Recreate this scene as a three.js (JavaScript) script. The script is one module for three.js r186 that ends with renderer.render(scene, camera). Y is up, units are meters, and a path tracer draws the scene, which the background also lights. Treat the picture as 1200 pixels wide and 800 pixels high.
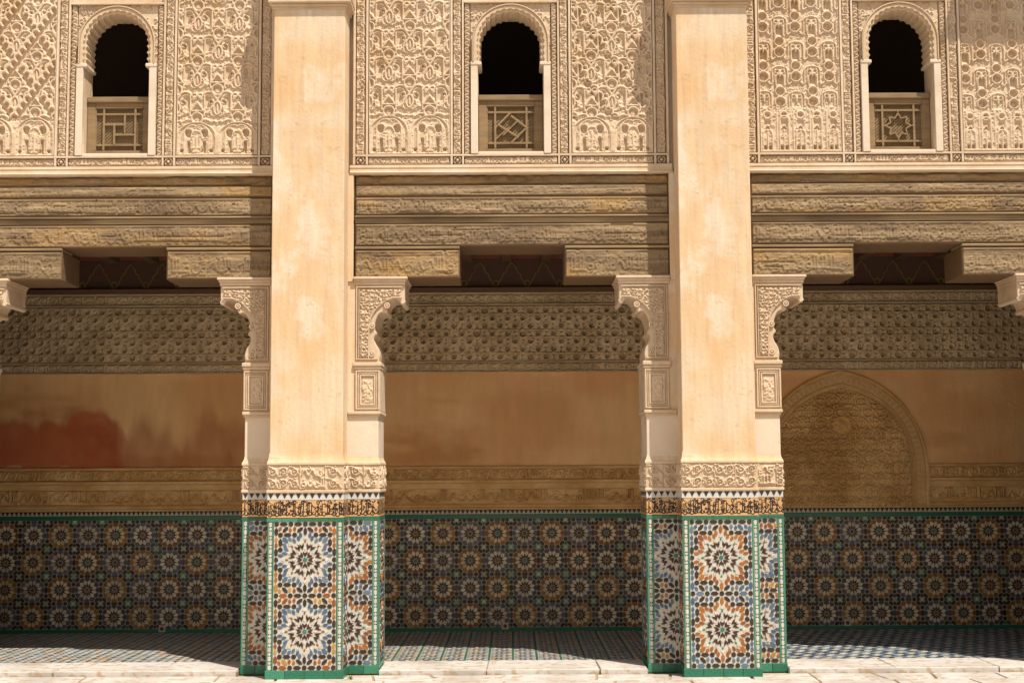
import * as THREE from 'three';
import { mergeGeometries } from 'three/addons/utils/BufferGeometryUtils.js';
import { RoundedBoxGeometry } from 'three/addons/geometries/RoundedBoxGeometry.js';

// ------------------------------------------------------------------ camera, sky, sun, exposure
const scene = new THREE.Scene();
const camera = new THREE.PerspectiveCamera(26.84, 1024 / 682, 0.1, 400);
camera.position.set(0, 1.6, 11.48);
camera.rotation.order = 'YXZ';
camera.rotation.set(Math.atan(156 / 1676), 0, -0.3 * Math.PI / 180);
const renderer = new THREE.WebGLRenderer({ antialias: true });
renderer.setSize(1024, 682);
renderer.toneMapping = THREE.LinearToneMapping;
renderer.toneMappingExposure = 1.4;
renderer.shadowMap.enabled = true;
const sunDir = new THREE.Vector3(0.79, 2.3, 1).normalize();
{ // hazy pale summer sky, brighter round the sun
  const w = 256, h = 128, d = new Float32Array(w * h * 4);
  for (let j = 0; j < h; j++) for (let i = 0; i < w; i++) { const el = ((j + 0.5) / h - 0.5) * Math.PI, az = ((i + 0.5) / w - 0.5) * 2 * Math.PI, x = Math.cos(el) * Math.cos(az), y = Math.sin(el), z = Math.cos(el) * Math.sin(az); const t = Math.pow(Math.max(0, y), 0.55), c = x * sunDir.x + y * sunDir.y + z * sunDir.z, g = 0.5 * Math.pow(Math.max(0, c), 8); const S = 0.68, k = (j * w + i) * 4; d[k] = S * (0.92 - 0.47 * t + g); d[k + 1] = S * (0.88 - 0.33 * t + g * 0.95); d[k + 2] = S * (0.80 - 0.10 * t + g * 0.8); d[k + 3] = 1; }
  const t = new THREE.DataTexture(d, w, h, THREE.RGBAFormat, THREE.FloatType); t.mapping = THREE.EquirectangularReflectionMapping; t.magFilter = THREE.LinearFilter; t.needsUpdate = true; scene.background = t; scene.environment = t;
}
const sun = new THREE.DirectionalLight(new THREE.Color(1.0, 0.915, 0.81), 4.6);
sun.position.copy(sunDir).multiplyScalar(30); sun.castShadow = true;
Object.assign(sun.shadow.camera, { left: -12, right: 12, top: 12, bottom: -12, near: 1, far: 60 });
sun.shadow.mapSize.set(4096, 4096); sun.shadow.radius = 1; sun.shadow.bias = -0.0005;
scene.add(sun); scene.add(sun.target);

// ------------------------------------------------------------------ helpers
function rng(s) { let a = (s * 2654435761) >>> 0; return () => { a = (a + 0x6D2B79F5) >>> 0; let t = a; t = Math.imul(t ^ (t >>> 15), t | 1); t ^= t + Math.imul(t ^ (t >>> 7), t | 61); return ((t ^ (t >>> 14)) >>> 0) / 4294967296; }; }
function h2(x, y, s) { let n = Math.imul(x, 374761393) + Math.imul(y, 668265263) + Math.imul(s, 1274126177); n = Math.imul(n ^ (n >>> 13), 1274126177); return ((n ^ (n >>> 16)) >>> 0) / 4294967296; }
const mod = (a, n) => ((a % n) + n) % n;
function vn(x, y, px, py, s) { const xi = Math.floor(x), yi = Math.floor(y), fx = x - xi, fy = y - yi, u = fx * fx * (3 - 2 * fx), v = fy * fy * (3 - 2 * fy); const q = (i, j) => h2(px ? mod(i, px) : i, py ? mod(j, py) : j, s); const a = q(xi, yi), b = q(xi + 1, yi), c = q(xi, yi + 1), d = q(xi + 1, yi + 1); return a + (b - a) * u + (c - a) * v + (a - b - c + d) * u * v; }
function fbm(u, v, f, o = 4, s = 1, fy = f) { let r = 0, a = 0.5, t = 0; for (let i = 0; i < o; i++) { r += a * vn(u * f, v * fy, f, fy, s + i * 17); t += a; a *= 0.5; f *= 2; fy *= 2; } return r / t; }
const clamp = (x, a = 0, b = 1) => Math.min(b, Math.max(a, x));
const sstep = (a, b, x) => { const t = clamp((x - a) / (b - a)); return t * t * (3 - 2 * t); };
const mix3 = (a, b, t) => [a[0] + (b[0] - a[0]) * t, a[1] + (b[1] - a[1]) * t, a[2] + (b[2] - a[2]) * t];
const s8 = x => Math.round(255 * (x <= 0.0031308 ? 12.92 * x : 1.055 * Math.pow(clamp(x), 1 / 2.4) - 0.055));
function colTex(w, h, fn, rx = 1, ry = 1) { // fn(u,v) -> linear rgb; repeats per metre rx, ry
  const d = new Uint8Array(w * h * 4);
  for (let j = 0; j < h; j++) for (let i = 0; i < w; i++) { const c = fn(i / w, j / h), k = (j * w + i) * 4; d[k] = s8(c[0]); d[k + 1] = s8(c[1]); d[k + 2] = s8(c[2]); d[k + 3] = 255; }
  const t = new THREE.DataTexture(d, w, h); t.colorSpace = THREE.SRGBColorSpace; t.wrapS = t.wrapT = THREE.RepeatWrapping; t.magFilter = THREE.LinearFilter; t.minFilter = THREE.LinearMipmapLinearFilter; t.generateMipmaps = true; t.repeat.set(rx, ry); t.needsUpdate = true; return t;
}
function greyTex(w, h, fn, rx = 1, ry = 1) { const t = colTex(w, h, (u, v) => { const g = fn(u, v); return [g, g, g]; }, rx, ry); // stored plainly
  const d = t.image.data; for (let j = 0; j < h; j++) for (let i = 0; i < w; i++) { const g = Math.round(255 * clamp(fn(i / w, j / h))), k = (j * w + i) * 4; d[k] = d[k + 1] = d[k + 2] = g; } t.colorSpace = THREE.NoColorSpace; return t; }
function std(o) { return new THREE.MeshStandardMaterial({ roughness: 0.9, metalness: 0, ...o }); }

const used = new Map();
function numbered(n) { const k = used.get(n) ?? 0; used.set(n, k + 1); return k ? n + '_' + String(k).padStart(3, '0') : n; }
function thing(name, label, category, x = 0, y = 0, z = 0, group) { const o = new THREE.Group(); o.name = numbered(name); o.position.set(x, y, z); o.userData = { label, category }; if (group) o.userData.group = group; scene.add(o); return o; }
function part(name, geo, m, parent, kind) { const o = new THREE.Mesh(Array.isArray(geo) ? merge(geo) : geo, m); o.name = name; o.castShadow = o.receiveShadow = true; if (kind) o.userData.kind = kind; parent.add(o); return o; }
function struct(name, geo, m) { const o = part(numbered(name), geo, m, scene); o.userData.kind = 'structure'; return o; }
function merge(list) { return mergeGeometries(list.map(g => { const q = g.index ? g.toNonIndexed() : g; for (const k of Object.keys(q.attributes)) if (!['position', 'normal', 'uv', 'color'].includes(k)) q.deleteAttribute(k); return q; })); }
function wuv(g) { // uv in metres by the dominant axis of the normal
  const q = g.index ? g.toNonIndexed() : g, p = q.attributes.position, n = q.attributes.normal, uv = new Float32Array(p.count * 2);
  for (let i = 0; i < p.count; i++) { const ax = Math.abs(n.getX(i)), ay = Math.abs(n.getY(i)), az = Math.abs(n.getZ(i)); let u, v; if (az >= ax && az >= ay) { u = p.getX(i); v = p.getY(i); } else if (ax >= ay) { u = p.getZ(i) + 0.37; v = p.getY(i); } else { u = p.getX(i); v = p.getZ(i); } uv[i * 2] = u; uv[i * 2 + 1] = v; }
  q.setAttribute('uv', new THREE.BufferAttribute(uv, 2)); return q;
}
// box by limits, edges softened by r
function bx(x0, x1, y0, y1, z0, z1, r = 0.004) { const w = x1 - x0, h = y1 - y0, d = z1 - z0; const g = r > 0 ? new RoundedBoxGeometry(w, h, d, 1, Math.min(r, w / 2.1, h / 2.1, d / 2.1)) : new THREE.BoxGeometry(w, h, d); g.translate((x0 + x1) / 2, (y0 + y1) / 2, (z0 + z1) / 2); return wuv(g); }
function tint(g, c) { const n = g.attributes.position.count, a = new Float32Array(n * 3); for (let i = 0; i < n; i++) { a[i * 3] = c[0]; a[i * 3 + 1] = c[1]; a[i * 3 + 2] = c[2]; } g.setAttribute('color', new THREE.BufferAttribute(a, 3)); return g; }
// extrude a shape drawn in x,y; its front face ends at z1
function ext(shape, z0, z1, bevel = 0, seg = 10) { const g = new THREE.ExtrudeGeometry(shape, { depth: z1 - z0 - bevel, bevelEnabled: bevel > 0, bevelSize: bevel, bevelThickness: bevel, bevelOffset: -bevel, bevelSegments: 1, curveSegments: seg }); g.translate(0, 0, z0); return wuv(g); }
// a horizontal moulding: profile points [dy, dz] from bottom to top, run from x0 to x1 at height y and depth z
function mould(x0, x1, y, z, prof, back = 0.02) { const s = new THREE.Shape(); s.moveTo(back, prof[0][0]); for (const [dy, dz] of prof) s.lineTo(-dz, dy); s.lineTo(back, prof[prof.length - 1][0]); const g = new THREE.ExtrudeGeometry(s, { depth: x1 - x0, bevelEnabled: false }); g.rotateY(Math.PI / 2); g.translate(x0, y, z); return wuv(g); }

// carved relief: a canvas in metres (y up) whose greys are heights
class Relief {
  constructor(w, h, cell) { this.w = w; this.h = h; this.nx = Math.max(2, Math.round(w / cell)); this.ny = Math.max(2, Math.round(h / cell)); this.c = document.createElement('canvas'); this.c.width = this.nx + 1; this.c.height = this.ny + 1; this.g = this.c.getContext('2d'); this.g.setTransform(this.nx / w, 0, 0, -this.ny / h, 0.5, this.ny + 0.5); this.fill(0); this.g.lineCap = 'round'; this.g.lineJoin = 'round'; }
  fill(v) { this.g.fillStyle = grey(v); this.g.fillRect(-1, -1, this.w + 2, this.h + 2); }
  mesh(depth, o = {}) { // o.mask(x,y) keeps a cell; o.noise metres; o.blur passes
    const { nx, ny, w, h } = this, W = nx + 1, H = ny + 1, px = this.g.getImageData(0, 0, W, H).data; let f = new Float32Array(W * H);
    for (let j = 0; j < H; j++) for (let i = 0; i < W; i++) f[j * W + i] = px[((H - 1 - j) * W + i) * 4] / 255;
    for (let b = 0; b < (o.blur ?? 1); b++) { const q = new Float32Array(W * H); for (let j = 0; j < H; j++) for (let i = 0; i < W; i++) { let s = 0, t = 0; for (let dj = -1; dj <= 1; dj++) for (let di = -1; di <= 1; di++) { const a = j + dj, c = i + di; if (a < 0 || c < 0 || a >= H || c >= W) continue; const k = (di ? 1 : 2) * (dj ? 1 : 2); s += k * f[a * W + c]; t += k; } q[j * W + i] = s / t; } f = q; }
    const seed = o.seed ?? 5, pos = new Float32Array(W * H * 3), uv = new Float32Array(W * H * 2);
    for (let j = 0; j < H; j++) for (let i = 0; i < W; i++) { const k = j * W + i, x = i / nx * w, y = j / ny * h; const edge = i === 0 || j === 0 || i === nx || j === ny; let z = f[k] * depth + (o.noise ?? 0) * ((vn(x * 60, y * 60, 0, 0, seed) - 0.5) + 1.4 * (vn(x * 17, y * 17, 0, 0, seed + 3) - 0.5)); if (edge && !o.open) z = -0.012; pos[k * 3] = x; pos[k * 3 + 1] = y; pos[k * 3 + 2] = z; uv[k * 2] = x + (o.u0 ?? 0); uv[k * 2 + 1] = y + (o.v0 ?? 0); }
    const idx = []; for (let j = 0; j < ny; j++) for (let i = 0; i < nx; i++) { if (o.mask && !o.mask((i + 0.5) / nx * w, (j + 0.5) / ny * h)) continue; const a = j * W + i; idx.push(a, a + 1, a + W + 1, a, a + W + 1, a + W); }
    const g = new THREE.BufferGeometry(); g.setAttribute('position', new THREE.BufferAttribute(pos, 3)); g.setAttribute('uv', new THREE.BufferAttribute(uv, 2)); g.setIndex(idx); g.computeVertexNormals(); return g;
  }
}
const grey = v => { const k = Math.round(clamp(v) * 255); return `rgb(${k},${k},${k})`; };
function st(g, v, w, f) { g.strokeStyle = grey(v); g.lineWidth = w; g.beginPath(); f(g); g.stroke(); }
function fl(g, v, f) { g.fillStyle = grey(v); g.beginPath(); f(g); g.fill(); }
function poly(g, pts, close) { pts.forEach((p, i) => i ? g.lineTo(p[0], p[1]) : g.moveTo(p[0], p[1])); if (close) g.closePath(); }
// carved cursive lettering and scrolls along a strip of length L and height H, drawn from the canvas' current origin
function script(g, L, H, seed, v = 1, o = {}) {
  const r = rng(seed), w = o.w ?? H * 0.085; g.save();
  for (let x = H * 0.2; x < L - H * 0.1; x += H * (0.3 + 0.2 * r())) { const y = H * (0.12 + 0.76 * r()), q = H * (0.09 + 0.07 * r()), a = r() * 6.3; st(g, Math.max(v * 0.62, o.g ?? 0), w * 0.6, c => c.arc(x, y, q, a, a + 4.4)); st(g, Math.max(v * 0.62, o.g ?? 0), w * 0.6, c => { c.moveTo(x + q * Math.cos(a), y + q * Math.sin(a)); c.quadraticCurveTo(x + q * 2, y + q * (r() - 0.5) * 2, x + q * 2.6, y + q * (r() * 3 - 1.5)); }); }
  let x = H * 0.12;
  while (x < L - H * 0.2) {
    const k = r(), b = H * (0.22 + 0.1 * r());
    if (k < 0.36) { const n = 1 + Math.floor(r() * 3); for (let i = 0; i < n && x < L - H * 0.12; i++) { const t = H * (0.84 + 0.1 * r()); st(g, v, w, c => { c.moveTo(x, b); c.lineTo(x + H * 0.03 * (r() - 0.5), t); c.lineTo(x - w * 0.8, t - w); }); x += H * 0.15; } st(g, v, w, c => { c.moveTo(x - H * (0.15 * n + 0.05), b); c.lineTo(x + H * 0.08, b - H * 0.03); }); x += H * 0.1; }
    else if (k < 0.62) { const q = H * (0.17 + 0.07 * r()); st(g, v, w, c => { c.arc(x + q, b + q * 0.6, q, Math.PI * 0.95, Math.PI * 2.1); }); fl(g, v, c => c.arc(x + q, b + q * 1.3, w * 0.6, 0, 6.3)); x += q * 2 + H * 0.08; }
    else if (k < 0.82) { const q = H * (0.1 + 0.04 * r()); st(g, v, w, c => { c.arc(x + q, b + q, q, 0, 6.3); c.moveTo(x + 2 * q, b + q); c.quadraticCurveTo(x + 2.4 * q, b - q * 1.4, x - q * 0.4, b - q * 1.2); }); if (r() < 0.6) fl(g, v, c => c.arc(x + q, b + H * 0.46, w * 0.6, 0, 6.3)); x += q * 2.5 + H * 0.08; }
    else { st(g, v, w, c => { c.moveTo(x, b); c.bezierCurveTo(x + H * 0.12, b + H * 0.5, x + H * 0.34, b + H * 0.55, x + H * 0.36, b + H * 0.16); c.lineTo(x + H * 0.5, b); }); x += H * 0.56; }
  }
  g.restore();
}
// running vine scroll with leaves
function vine(g, L, H, seed, v = 0.95) {
  const r = rng(seed), P = H * 0.95, n = Math.max(1, Math.round(L / P)), p = L / n, w = H * 0.075;
  for (let i = 0; i < n; i++) { const cx = (i + 0.5) * p, s = i % 2 ? 1 : -1, cy = H * 0.5, q = H * 0.3;
    st(g, v, w, c => { for (let t = 0; t <= 1; t += 0.05) { const a = s * (Math.PI * 1.1 - t * 8.6), k = q * (1.15 - 0.85 * t); const X = cx + k * Math.cos(a), Y = cy + k * Math.sin(a) * 1.05; t ? c.lineTo(X, Y) : c.moveTo(X, Y); } });
    for (let m = 0; m < 5; m++) { const a = r() * 6.3, k = q * (1.1 + 0.35 * r()), X = cx + k * Math.cos(a), Y = cy + k * Math.sin(a); fl(g, v * 0.85, c => { c.ellipse(X, Y, H * 0.085, H * 0.04, a + 1, 0, 6.3); }); }
    fl(g, v, c => c.arc(cx, cy, H * 0.06, 0, 6.3)); st(g, v * 0.9, w * 0.8, c => { c.moveTo(cx - p / 2, H * (i % 2 ? 0.12 : 0.88)); c.quadraticCurveTo(cx, H * (i % 2 ? 0.02 : 0.98), cx + p / 2, H * (i % 2 ? 0.88 : 0.12)); }); }
}
function curls(g, w, h, n, q, v, seed, lw) { const r = rng(seed); for (let i = 0; i < n; i++) { const x = r() * w, y = r() * h, a = r() * 6.3, k = q * (0.6 + 0.8 * r()); st(g, v, lw, c => c.arc(x, y, k, a, a + 3.8)); } }

// ------------------------------------------------------------------ materials
const fineBump = greyTex(512, 512, (u, v) => 0.6 * fbm(u, v, 32, 4, 3) + 0.4 * fbm(u, v, 8, 3, 9), 1, 1);
const C = {}; // linear base colours
C.plaster = colTex(1024, 2048, (u, v) => { const a = fbm(u, v, 4, 6, 11, 8), b = fbm(u, v, 6, 6, 31, 10), k = fbm(u, v, 90, 4, 7, 14), e = fbm(u, v, 7, 5, 77, 12), f = fbm(u, v, 48, 4, 79, 96), cr = fbm(u, v, 9, 6, 83, 18); let c = mix3([0.63, 0.435, 0.25], [0.64, 0.50, 0.345], sstep(0.38, 0.62, a + 0.12 * (f - 0.5))); c = mix3(c, [0.62, 0.39, 0.185], 0.6 * sstep(0.52, 0.72, b + 0.1 * (k - 0.5))); c = mix3(c, [0.67, 0.59, 0.47], 0.6 * sstep(0.56, 0.7, e + 0.14 * (f - 0.5))); c = mix3(c, [0.40, 0.24, 0.11], 0.45 * sstep(0.0035, 0.001, Math.abs(cr - 0.5)) * sstep(0.5, 0.6, a)); c = mix3(c, [0.46, 0.31, 0.16], 0.35 * sstep(0.72, 0.8, f)); const m = 0.86 + 0.28 * k; return [c[0] * m, c[1] * m, c[2] * m]; }, 0.42, 0.21);
C.stucco = colTex(1024, 1024, (u, v) => { const a = fbm(u, v, 4, 5, 41), b = fbm(u, v, 60, 3, 51), e = fbm(u, v, 7, 4, 61); let c = mix3([0.56, 0.42, 0.28], [0.64, 0.51, 0.37], sstep(0.3, 0.7, a)); c = mix3(c, [0.47, 0.32, 0.17], 0.5 * sstep(0.58, 0.78, e)); const m = 0.9 + 0.2 * b; return [c[0] * m, c[1] * m, c[2] * m]; }, 0.5, 0.5);
C.white = colTex(512, 512, (u, v) => { const a = fbm(u, v, 4, 5, 141), b = fbm(u, v, 8, 4, 143); let c = mix3([0.65, 0.54, 0.415], [0.53, 0.41, 0.285], sstep(0.5, 0.8, a)); const m = 0.92 + 0.16 * b; return [c[0] * m, c[1] * m, c[2] * m]; }, 0.8, 0.8);
C.wood = colTex(2048, 512, (u, v) => { const a = fbm(u, v, 6, 5, 71, 24), b = fbm(u, v, 5, 4, 81, 4), k = fbm(u, v, 24, 4, 91, 160), e = fbm(u, v, 9, 4, 95, 8); let c = mix3([0.185, 0.125, 0.064], [0.295, 0.21, 0.115], sstep(0.3, 0.7, a)); c = mix3(c, [0.34, 0.20, 0.065], 0.6 * sstep(0.56, 0.76, b)); c = mix3(c, [0.13, 0.085, 0.05], 0.6 * sstep(0.6, 0.8, e)); const m = 0.78 + 0.44 * k; return [c[0] * m, c[1] * m, c[2] * m]; }, 0.3, 1);
C.lattice = colTex(512, 512, (u, v) => { const k = fbm(u, v, 6, 4, 99, 60), a = fbm(u, v, 4, 4, 98); const c = mix3([0.18, 0.115, 0.052], [0.27, 0.18, 0.088], a), m = 0.7 + 0.6 * k; return [c[0] * m, c[1] * m, c[2] * m]; }, 1, 1);
C.band = colTex(1024, 512, (u, v) => { const a = fbm(u, v, 8, 5, 111, 4), k = fbm(u, v, 50, 3, 113); const c = mix3([0.58, 0.35, 0.13], [0.72, 0.48, 0.22], sstep(0.3, 0.7, a)), m = 0.85 + 0.3 * k; return [c[0] * m, c[1] * m, c[2] * m]; }, 0.4, 0.8);
C.frieze = colTex(1024, 512, (u, v) => { const a = fbm(u, v, 8, 5, 121, 4), k = fbm(u, v, 50, 3, 123); const c = mix3([0.56, 0.43, 0.26], [0.68, 0.54, 0.35], sstep(0.3, 0.7, a)), m = 0.85 + 0.3 * k; return [c[0] * m, c[1] * m, c[2] * m]; }, 0.4, 0.8);
C.marble = colTex(1024, 1024, (u, v) => { const a = fbm(u, v, 4, 5, 131), d = fbm(u + 0.3 * a, v, 6, 4, 133), e = fbm(u, v, 30, 4, 137); let c = mix3([0.54, 0.505, 0.46], [0.42, 0.38, 0.335], sstep(0.35, 0.7, a)); c = mix3(c, [0.42, 0.39, 0.36], 0.5 * sstep(0.02, 0, Math.abs(d - 0.5)) ); c = mix3(c, [0.36, 0.26, 0.15], 0.7 * sstep(0.52, 0.72, e)); return c; }, 0.6, 0.6);
const M = {};
const trowel = greyTex(1024, 1024, (u, v) => { const a = fbm(u, v, 6, 4, 611, 3), b = fbm(u, v, 40, 3, 613, 9), c = fbm(u, v, 90, 2, 617), d = fbm(u, v, 26, 4, 619), k = fbm(u, v, 7, 6, 621); return 0.45 * a + 0.25 * b + 0.15 * c + 0.15 * d - 0.12 * sstep(0.78, 0.82, d) - 0.05 * sstep(0.003, 0.001, Math.abs(k - 0.5)) * sstep(0.5, 0.6, a); }, 0.55, 0.55);
M.plaster = std({ map: C.plaster, bumpMap: trowel, bumpScale: 0.008, roughness: 0.92 });
M.stucco = std({ map: C.stucco, bumpMap: fineBump, bumpScale: 0.003, roughness: 0.93 });
M.white = std({ map: C.white, bumpMap: fineBump, bumpScale: 0.003, roughness: 0.9 });
M.fillet = std({ map: C.stucco, bumpMap: fineBump, bumpScale: 0.003, color: new THREE.Color().setRGB(1.0, 1.0, 1.0) });
M.wood = std({ map: C.wood, bumpMap: greyTex(1024, 512, (u, v) => fbm(u, v, 10, 5, 171, 90), 0.3, 1), bumpScale: 0.003, roughness: 0.88 });
M.woodBrown = std({ color: new THREE.Color().setRGB(0.14, 0.08, 0.036), bumpMap: M.wood.bumpMap, bumpScale: 0.003, roughness: 0.8 });
M.woodDark = std({ color: new THREE.Color().setRGB(0.14, 0.075, 0.035), bumpMap: M.wood.bumpMap, bumpScale: 0.003, roughness: 0.7 });
M.lattice = std({ map: C.lattice, roughness: 0.8 });
M.band = std({ map: C.band, bumpMap: fineBump, bumpScale: 0.003 });
M.frieze = std({ map: C.frieze, bumpMap: fineBump, bumpScale: 0.003 });
M.marble = std({ map: C.marble, bumpMap: fineBump, bumpScale: 0.004, roughness: 0.55 });
M.mortar = std({ color: new THREE.Color().setRGB(0.34, 0.25, 0.15), bumpMap: fineBump, bumpScale: 0.02 });
const glazeBump = greyTex(256, 256, (u, v) => fbm(u, v, 16, 3, 151), 3, 3);
M.glaze = std({ vertexColors: true, roughness: 0.52, bumpMap: glazeBump, bumpScale: 0.002 });
M.grout = std({ color: new THREE.Color().setRGB(0.50, 0.46, 0.37), bumpMap: fineBump, bumpScale: 0.003, roughness: 0.6 });
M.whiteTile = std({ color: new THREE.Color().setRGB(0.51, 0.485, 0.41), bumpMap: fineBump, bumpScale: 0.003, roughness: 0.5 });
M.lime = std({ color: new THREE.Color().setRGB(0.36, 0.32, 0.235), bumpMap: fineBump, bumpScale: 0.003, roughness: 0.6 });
M.green = std({ color: new THREE.Color().setRGB(0.02, 0.145, 0.085), roughness: 0.32, bumpMap: glazeBump, bumpScale: 0.003 });
M.greenPale = std({ color: new THREE.Color().setRGB(0.045, 0.22, 0.135), roughness: 0.32, bumpMap: glazeBump, bumpScale: 0.003 });
M.greenDark = std({ color: new THREE.Color().setRGB(0.022, 0.15, 0.085), roughness: 0.32, bumpMap: glazeBump, bumpScale: 0.003 });
M.dark = std({ color: new THREE.Color().setRGB(0.05, 0.035, 0.025), roughness: 0.9 });
const K = { white: [0.52, 0.50, 0.43], cream: [0.60, 0.52, 0.36], dark: [0.03, 0.019, 0.013], brown: [0.05, 0.019, 0.015], amber: [0.32, 0.105, 0.01], amber2: [0.24, 0.065, 0.009], gold: [0.42, 0.21, 0.03], blue: [0.055, 0.105, 0.185], blue2: [0.095, 0.15, 0.215], violet: [0.075, 0.07, 0.09], green: [0.025, 0.17, 0.105], pale: [0.42, 0.47, 0.33] };

// ------------------------------------------------------------------ mosaic tiles
// a bevelled tile from a convex outline, standing t above the ground
function tileGeo(pts, z0, t, col, inset = 0.0012) {
  let cx = 0, cy = 0; for (const p of pts) { cx += p[0] / pts.length; cy += p[1] / pts.length; }
  const n = pts.length, top = pts.map(p => { const dx = cx - p[0], dy = cy - p[1], l = Math.hypot(dx, dy) || 1, k = Math.min(inset, l * 0.4); return [p[0] + dx / l * k, p[1] + dy / l * k]; });
  const P = [], N = []; const tri = (a, b, c) => { P.push(...a, ...b, ...c); const u = [b[0] - a[0], b[1] - a[1], b[2] - a[2]], v = [c[0] - a[0], c[1] - a[1], c[2] - a[2]]; let x = u[1] * v[2] - u[2] * v[1], y = u[2] * v[0] - u[0] * v[2], z = u[0] * v[1] - u[1] * v[0]; const l = Math.hypot(x, y, z) || 1; for (let i = 0; i < 3; i++) N.push(x / l, y / l, z / l); };
  let area = 0; for (let i = 0; i < n; i++) { const a = pts[i], b = pts[(i + 1) % n]; area += a[0] * b[1] - b[0] * a[1]; } const q = area > 0 ? [...Array(n).keys()] : [...Array(n).keys()].reverse();
  for (let i = 0; i < n; i++) { const a = q[i], b = q[(i + 1) % n]; tri([cx, cy, z0 + t], [...top[a], z0 + t], [...top[b], z0 + t]); tri([...pts[a], z0], [...pts[b], z0], [...top[b], z0 + t]); tri([...pts[a], z0], [...top[b], z0 + t], [...top[a], z0 + t]); }
  const g = new THREE.BufferGeometry(); g.setAttribute('position', new THREE.Float32BufferAttribute(P, 3)); g.setAttribute('normal', new THREE.Float32BufferAttribute(N, 3));
  const uv = []; for (let i = 0; i < P.length; i += 3) uv.push(P[i], P[i + 1]); g.setAttribute('uv', new THREE.Float32BufferAttribute(uv, 2)); return tint(g, col);
}
const reg = (x, y, r, n, a0 = Math.PI / n) => Array.from({ length: n }, (_, i) => [x + r * Math.cos(a0 + i * 2 * Math.PI / n), y + r * Math.sin(a0 + i * 2 * Math.PI / n)]);
const lens = (x, y, a, b, an) => [[1, 0], [0.45, 0.85], [-0.45, 0.85], [-1, 0], [-0.45, -0.85], [0.45, -0.85]].map(([u, v]) => { const X = u * a, Y = v * b; return [x + X * Math.cos(an) - Y * Math.sin(an), y + X * Math.sin(an) + Y * Math.cos(an)]; });
const kite = (x, y, a, b, an) => [[1, 0], [0.15, 0.9], [-0.75, 0.6], [-1, 0], [-0.75, -0.6], [0.15, -0.9]].map(([u, v]) => { const X = u * a, Y = v * b; return [x + X * Math.cos(an) - Y * Math.sin(an), y + X * Math.sin(an) + Y * Math.cos(an)]; });
const jit = (c, r, k = 0.16) => { const m = 1 + (r() - 0.5) * 2 * k; return [c[0] * m, c[1] * m, c[2] * m]; };
const SU = 0.486 / 620; // one drawing unit of the pier star panel in metres
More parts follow.
